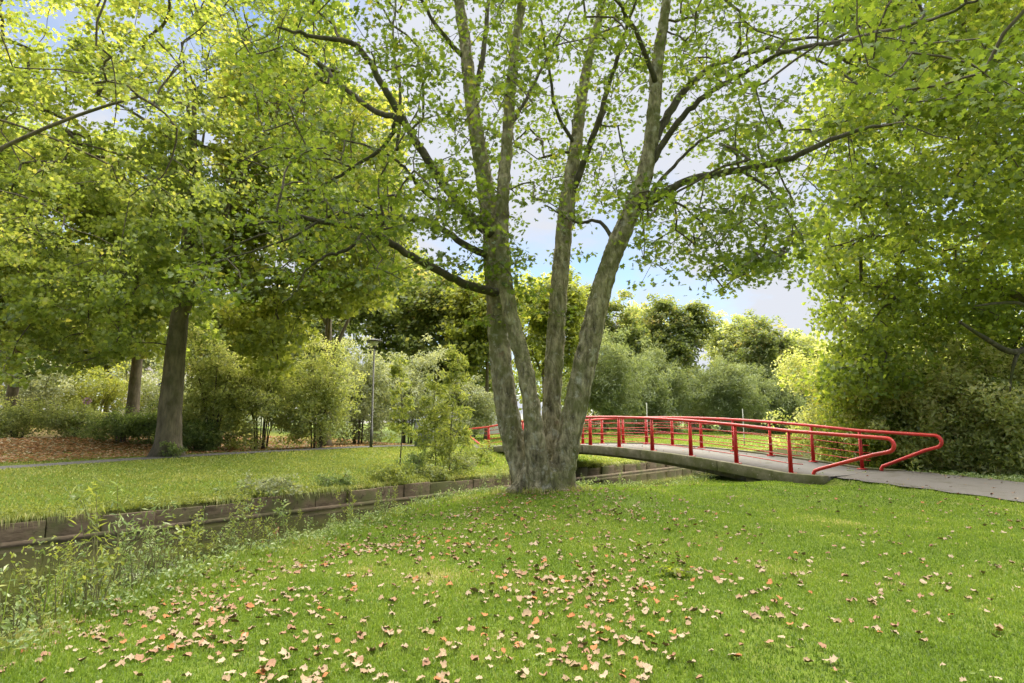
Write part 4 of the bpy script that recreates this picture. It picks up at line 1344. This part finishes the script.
# far lawn beyond the bridge
N = 90000
y = rng.uniform(22, 80, N); x = rng.uniform(-.1, 1.0, N) * y
s, nn2 = to_sn(x, y)
keep = (nn2 > .1) | (nn2 < edge_n(s) - .2)
x, y = x[keep], y[keep]
V, F4, F3, A = blades(x, y, ground_z(x, y), .10, .035, .8, .66 + rng.normal(size=len(x)) * .15)
o = link('far_lawn_grass', mesh_np('far_lawn_grass', V, [F4, F3], M['grass'], False, {'var': A}))
tag(o, 'pale grass of the open lawn beyond the bridge', 'grass', kind='stuff')

# brown leaf carpet under the left trees
N = 15000
s = rng.uniform(-6, 19, N); nn2 = 10.2 + 7.5 * rng.random(N) ** 1.2
x, y = to_xy(s, nn2)
d, hw, _ = path_dist(PATH_FAR, x, y)
keep = (d > hw + .1 * rng.random(N)) & (rng.random(N) < .35 + .65 * sstep(10.0, 11.5, nn2))
x, y = x[keep], y[keep]
P = np.column_stack([x, y, ground_z(x, y) + .03 + .05 * rng.random(len(x))])
o = link('leaf_litter', leaves_mesh('leaf_litter', P, .14, M['litter'], 'oval', .75))
tag(o, 'carpet of orange brown fallen leaves under the left maples', 'leaf litter', kind='stuff')

# ------------------------------------------------------------------ weeds on the banks
def weed_mesh(h, n_leaf, leaf, seed_heads):
    T_ = Tubes(); P = []
    for k in range(rng.integers(2, 5)):
        a = rng.uniform(0, 2 * np.pi); l_ = rng.uniform(.05, .3) * h; hh = h * rng.uniform(.65, 1)
        t = np.linspace(0, 1, 6)
        S = np.column_stack([np.cos(a) * l_ * t ** 1.5 + .03 * k, np.sin(a) * l_ * t ** 1.5, hh * t - .05])
        T_.add(S, np.linspace(.006, .002, 6), 4, cap=False)
        q = rng.random(n_leaf) ** .8
        B = np.column_stack([np.interp(q, t, S[:, i]) for i in range(3)])
        an = rng.uniform(0, 2 * np.pi, n_leaf); rr_ = leaf * (.9 - .4 * q)
        P.append(B + np.column_stack([np.cos(an) * rr_, np.sin(an) * rr_, 0 * an]))
        if seed_heads:
            P.append(S[-1] + rng.normal(size=(14, 3)) * (.03, .03, .06))
    return T_.build('stem', M['stem_green']), np.concatenate(P)


protos = []
for i in range(12):
    me, P = weed_mesh(rng.uniform(.5, 1.05), (20, 34, 14)[i % 3], (.07, .05, .1)[i % 3], i % 2)
    protos.append((me, leaves_mesh('foliage', P, (.05, .038, .085)[i % 3], M[('leaf_weed', 'leaf_sapling')[i % 4 == 1]], ('oval', 'oval', 'lance')[i % 3], .4)))
WL = ['leggy pale green weed growing out of the near bank by the water', 'bushy pale green weed growing out of the near bank by the water']
spots = []
for k in range(2200):
    s_ = rng.uniform(-4.5, 13) if k % 3 else rng.uniform(-4.5, 3)
    off = rng.uniform(-.9, .9)
    n2 = float(edge_n(s_)) + off
    x_, y_ = to_xy(s_, n2)
    x_, y_ = float(x_), float(y_)
    if in_view(x_, y_, 1.05) and y_ > 2.5 and rng.random() < 1 - .055 * max(0, s_):
        spots.append((x_, y_))
spots = spots[:150]
for i, (x_, y_) in enumerate(spots):
    st, fo = protos[i % len(protos)]
    w_ = link('weed_plant', st, None, (x_, y_, gz1(x_, y_)))
    w_.rotation_euler.z = rng.uniform(0, 6.28)
    k = rng.uniform(.7, 1.3) * (1.0 if y_ < 9 else .75)
    w_.scale = (k, k, k)
    tag(w_, WL[i % 2], 'weed', 'weeds along the near bank')
    link('foliage', fo, w_)
# weed mass
def cover(name, label, s0, s1, nfun, N, hgt, leaf, mat, m=9, kind='oval'):
    s_ = rng.uniform(s0, s1, N)
    n2 = nfun(s_)
    x_, y_ = to_xy(s_, n2)
    k = in_view(x_, y_, 1.1) & (y_ > 2.2)
    x_, y_ = x_[k], y_[k]
    z_ = ground_z(x_, y_)
    hh = hgt * (.3 + .7 * np.abs(patches(x_ * 1.7, y_ * 1.7)) ** .5) * rng.random(len(x_))
    P = np.column_stack([x_, y_, z_ + hh])
    P = sprays(P, m, .12, .6)
    P[:, 2] = np.maximum(P[:, 2], np.repeat(z_, m) + .01)
    o_ = link(name, leaves_mesh(name, P, leaf, M[mat], kind, .45))
    tag(o_, label, 'ground cover', kind='stuff')


cover('bank_weeds', 'pale leafy ground cover spilling down the near bank', -5, 16, lambda s_: edge_n(s_) + rng.uniform(-1.3, 1.3, len(s_)), 3600, .30, .05, 'leaf_weed')
cover('bank_edge_growth', 'mixed greenery overhanging the retaining wall', -3, 30, lambda s_: -.12 + 1.0 * rng.random(len(s_)) ** 1.5, 3600, .30, .06, 'leaf_sapling')
cover('lawn_clover', 'low clover and plantain leaves among the lawn grass', -6, 18, lambda s_: edge_n(s_) - .5 - 12 * rng.random(len(s_)), 260, .03, .04, 'grass', 8)
# greenery by the path foot and the thicket edge
x0 = rng.uniform(11.2, 15.5, 900); y0 = rng.uniform(14.0, 19.5, 900)
d, hw, _ = path_dist(PATH_NEAR, x0, y0)
k = (d > hw) & (d < hw + 1.6)
P = np.column_stack([x0[k], y0[k], ground_z(x0[k], y0[k]) + .12 * rng.random(k.sum())])
o = link('path_edge_weeds', leaves_mesh('path_edge_weeds', sprays(P, 12, .14, .5), .09, M['leaf_weed'], 'oval', .4))
tag(o, 'leafy weeds between the asphalt path and the thicket', 'ground cover', kind='stuff')

BS = [(446, 476, 21.0, 1.5, .9, 'leaf_sapling', 'tall leafy bush at the water edge below the tallest sapling'), (418, 474, 21.3, .9, .8, 'leaf_weed', 'leafy bush at the water edge left of the tallest sapling'),
      (390, 480, 19.0, .55, .7, 'leaf_sapling', 'small spreading bush on the far bank below the slim sapling'), (478, 468, 24.5, 1.0, .8, 'leaf_sapling', 'green bush against the far bridge end beside the forked trunk'),
      (300, 483, 14.6, .55, .7, 'leaf_grey', 'whitish flowering bramble drooping over the wall beside the canal'), (345, 484, 17.2, .4, .6, 'leaf_weed', 'low green bramble on the far bank right of the whitish one'),
      (462, 478, 22.5, .7, .6, 'leaf_grey', 'grey green bush on the slope below the far bridge end'), (430, 480, 20.3, .5, .6, 'leaf_shrub', 'dark low bramble at the foot of the saplings')]
for px1, py1, Y, h, rx, lm, lb in BS:
    p = at(px1, py1, Y)
    s_, n2 = to_sn(p[0], p[1])
    x_, y_ = to_xy(s_, max(float(n2), .3))
    make_shrub('bramble', lb, float(x_), float(y_), h, rx, .5, lm, n_attr=60, m=24, leaf=.09, spray=.2, stem_r=.008, stems=8)
# bush under the bridge, right of the trunk
p = at(608, 478, 19.0)
make_shrub('bramble', 'dry pinkish bramble under the bridge edge right of the forked trunk', p[0], p[1], 1.05, .8, .5, 'leaf_weed', n_attr=60, m=18, leaf=.09, spray=.22, stem_r=.008, stems=10)

# reddish dock stalks
def dock(label, px1, py1, Y, h):
    p = at(px1, py1, Y); z_ = gz1(p[0], p[1])
    me, P = weed_mesh(h, 22, .06, True)
    o_ = link('dock_plant', me, None, (p[0], p[1], z_))
    tag(o_, label, 'weed')
    link('seed_heads', leaves_mesh('seed_heads', P, .06, M['dry_stalk'], 'oval', .1), o_)


dock('tall rusty dock stalk standing against the canal wall', 277, 512, 10.6, .95)
dock('short rusty dock stalk left of the tall one', 240, 525, 9.7, .75)
dock('thin rusty dock stalk at the left among the pale weeds', 168, 545, 8.6, .8)
# iris-like tuft bottom left, dark tuft on the lawn
def tuft(name, label, px1, py1, Y, n_, h, w, mat, spread):
    p = at(px1, py1, Y); z_ = gz1(p[0], p[1])
    a = rng.normal(size=(n_, 2)) * spread
    V, F4, F3, A = blades(a[:, 0], a[:, 1], np.zeros(n_), np.full(n_, h), w, .6)
    o_ = link(name, mesh_np(name, V, [F4, F3], M[mat], False, {'var': A}), None, (p[0], p[1], z_))
    tag(o_, label, 'plant')


for i_, (an, lb) in enumerate(((-150, 'grass tuft at the left side of the forked trunk'), (-95, 'grass tuft in front of the forked trunk'), (-40, 'grass tuft at the right side of the forked trunk'))):
    x_, y_ = tb[0] + .85 * math.cos(R(an)), tb[1] + .75 * math.sin(R(an))
    a = np.clip(rng.normal(size=(170, 2)), -1.6, 1.6) * (.2, .09)
    V, F4, F3, A = blades(a[:, 0], a[:, 1], np.zeros(170), np.full(170, .13), .006, .7)
    o_ = link('grass_tuft', mesh_np('grass_tuft', V, [F4, F3], M['grass_rough'], False, {'var': A}), None, (x_, y_, gz1(x_, y_)))
    tag(o_, lb, 'grass tuft')
p6 = at(60, 600, 5.2)
tuft('iris_clump', 'clump of long bright green blades among the weeds at lower left', 60, 600, 5.9, 90, .5, .008, 'grass', .12)
p = at(676, 568, 6.0)
make_shrub('lawn_weed', 'dark green rosette weed alone on the lawn right of centre', p[0], p[1], .10, .17, .13, 'leaf_right', n_attr=22, m=8, leaf=.06, spray=.06, cat='weed', stem_r=.003, stems=5)

# ------------------------------------------------------------------ fallen leaves
def dry_leaf(seed):
    r = np.random.default_rng(seed)
    V0, F0 = TPL['maple']
    V = V0.copy()
    rr0 = np.hypot(V[1:, 0], V[1:, 1])[:, None]
    V[1:, :2] *= (.30 + .45 * rr0) / (rr0 + 1e-6)
    V[:, 2] = 0
    ca, cb = r.uniform(.1, .9), r.uniform(-.3, .5)
    th = r.uniform(0, 6.28)
    u = V[:, 0] * math.cos(th) + V[:, 1] * math.sin(th); v = -V[:, 0] * math.sin(th) + V[:, 1] * math.cos(th)
    V[:, 2] = ca * u * u + cb * v * v * .6 + r.normal(size=len(V)) * .07
    fo = r.uniform(0, .45)
    V[:, 2] += fo * np.abs(V[:, 0]); V[:, 0] *= 1 / math.sqrt(1 + fo * fo)
    V[:, 0] *= 1 / (1 + .35 * ca * np.abs(V[:, 0])); V[:, 1] *= r.uniform(.75, 1.1)
    V[:, 0] *= .85
    T_ = Tubes().add([(0, -.06, .01), (0, -.25, .03), (.05, -.5, .10)], [.012, .01, .008], 4)
    nv = len(V)
    VV = np.concatenate([V, np.concatenate(T_.v)])
    return VV - (0, 0, V[:, 2].min()), F0, [f + nv for f in T_.f4], [f + nv for f in T_.f3]


DRY = []
KINDS = [('dry_pale', 'pale bleached maple leaf lying curled on the lawn'), ('dry_tan', 'tan dry maple leaf lying curled on the lawn'),
         ('dry_brown', 'brown withered maple leaf lying on the lawn'), ('dry_orange', 'orange autumn maple leaf lying on the lawn')]
for mk, lb in KINDS:
    for sd in range(5):
        VV, F0, f4, f3 = dry_leaf(sd + 10 * len(DRY))
        DRY.append((mesh_np('fallen_leaf', VV, [np.concatenate([F0] + f3), np.concatenate(f4)], M[mk], False), lb))

N = 30000
x, y = scatter_lawn(N, 2.6, 16, 1.0)
x = rng.uniform(-1, 1, N) * (y * .93 + .3)
s, nn2 = to_sn(x, y)
d, hw, _ = path_dist(PATH_NEAR, x, y)
nv = .45 * np.array([noise.noise(Vector((a * .9, b * .9, 4.2))) + .6 * noise.noise(Vector((a * 3.1, b * 3.1, 1.2))) for a, b in zip(x, y)])
dens = np.clip(.30 + 1.0 * nv, .05, 1) * (.22 + .78 * sstep(2.6, -.3, x - .12 * y)) * (.30 + .70 * sstep(3, 7.5, y)) * (1.1 - .2 * sstep(10, 14, y)) + .16 * np.exp(-((x - tb[0]) ** 2 + (y - tb[1] + 1) ** 2) / 4)
keep = (nn2 < edge_n(s) - .35) & (d > hw) & (rng.random(N) < dens) & (np.hypot(x - tb[0], y - tb[1]) > .7)
x, y = x[keep], y[keep]
o_ = np.argsort(np.hypot(x, y))
x, y = x[o_][:6500], y[o_][:6500]
z = ground_z(x, y)
kinds = rng.choice(4, len(x), p=[.34, .38, .18, .10])
for i in range(min(290, len(x))):
    me, lb = DRY[kinds[i] * 5 + int(rng.integers(5))]
    o = link('fallen_leaf', me, None, (x[i], y[i], z[i] + .012))
    o.rotation_euler = (rng.normal() * .2, rng.normal() * .2, rng.uniform(0, 6.28))
    k = rng.uniform(.036, .075)
    o.scale = (k, k, k)
    tag(o, lb, 'leaf', 'fallen leaves scattered over the lawn')
# the rest, farther off, with some on the path and the deck
ex, ey, ez = [], [], []
while len(ex) < 60:
    t_, w_ = rng.uniform(-1, 17), rng.uniform(0.05, BRIDGE_W - .05)
    q_ = bpt(t_, w_, .0)
    ex.append(q_[0]); ey.append(q_[1]); ez.append(q_[2] - .012)
while len(ex) < 130:
    q_ = PATH_NEAR[rng.integers(0, 24)]
    o1 = np.sign(rng.normal()) * rng.random() ** .5 * q_[2]
    a1, b1 = q_[0] + o1 * .9 + rng.normal() * .2, q_[1] + o1 * .4 + rng.normal() * .2
    ex.append(a1); ey.append(b1); ez.append(max(gz1(a1, b1), q_[3] + .01) - .002)
x = np.concatenate([x, ex]); y = np.concatenate([y, ey]); z = np.concatenate([z, np.array(ez) - .012])
kinds = np.concatenate([kinds, rng.choice(4, len(ex), p=[.2, .35, .35, .1])])
Vs, F3s, mi, off = [], [], [], 0
for i in range(290, len(x)):
    me, _ = DRY[kinds[i] * 5 + int(rng.integers(5))]
    co = np.zeros(len(me.vertices) * 3); me.vertices.foreach_get('co', co); co = co.reshape(-1, 3)[:len(TPL['maple'][0])]
    a = rng.uniform(0, 6.28); k = rng.uniform(.045, .085)
    c_, s_ = math.cos(a), math.sin(a)
    tl = rng.normal(size=2) * .2
    P = np.column_stack([co[:, 0] * c_ - co[:, 1] * s_, co[:, 0] * s_ + co[:, 1] * c_, co[:, 2] + co[:, 0] * tl[0] + co[:, 1] * tl[1]]) * k + (x[i], y[i], z[i] + .024)
    Vs.append(P); F3s.append(TPL['maple'][1] + off); mi.append(np.full(len(TPL['maple'][1]), kinds[i])); off += len(P)
o = link('scattered_leaves', mesh_np('scattered_leaves', np.concatenate(Vs), [np.concatenate(F3s)], [M[k[0]] for k in KINDS], False, None, np.concatenate(mi)))
tag(o, 'dry leaves strewn thinly over the farther lawn', 'fallen leaves', kind='stuff')
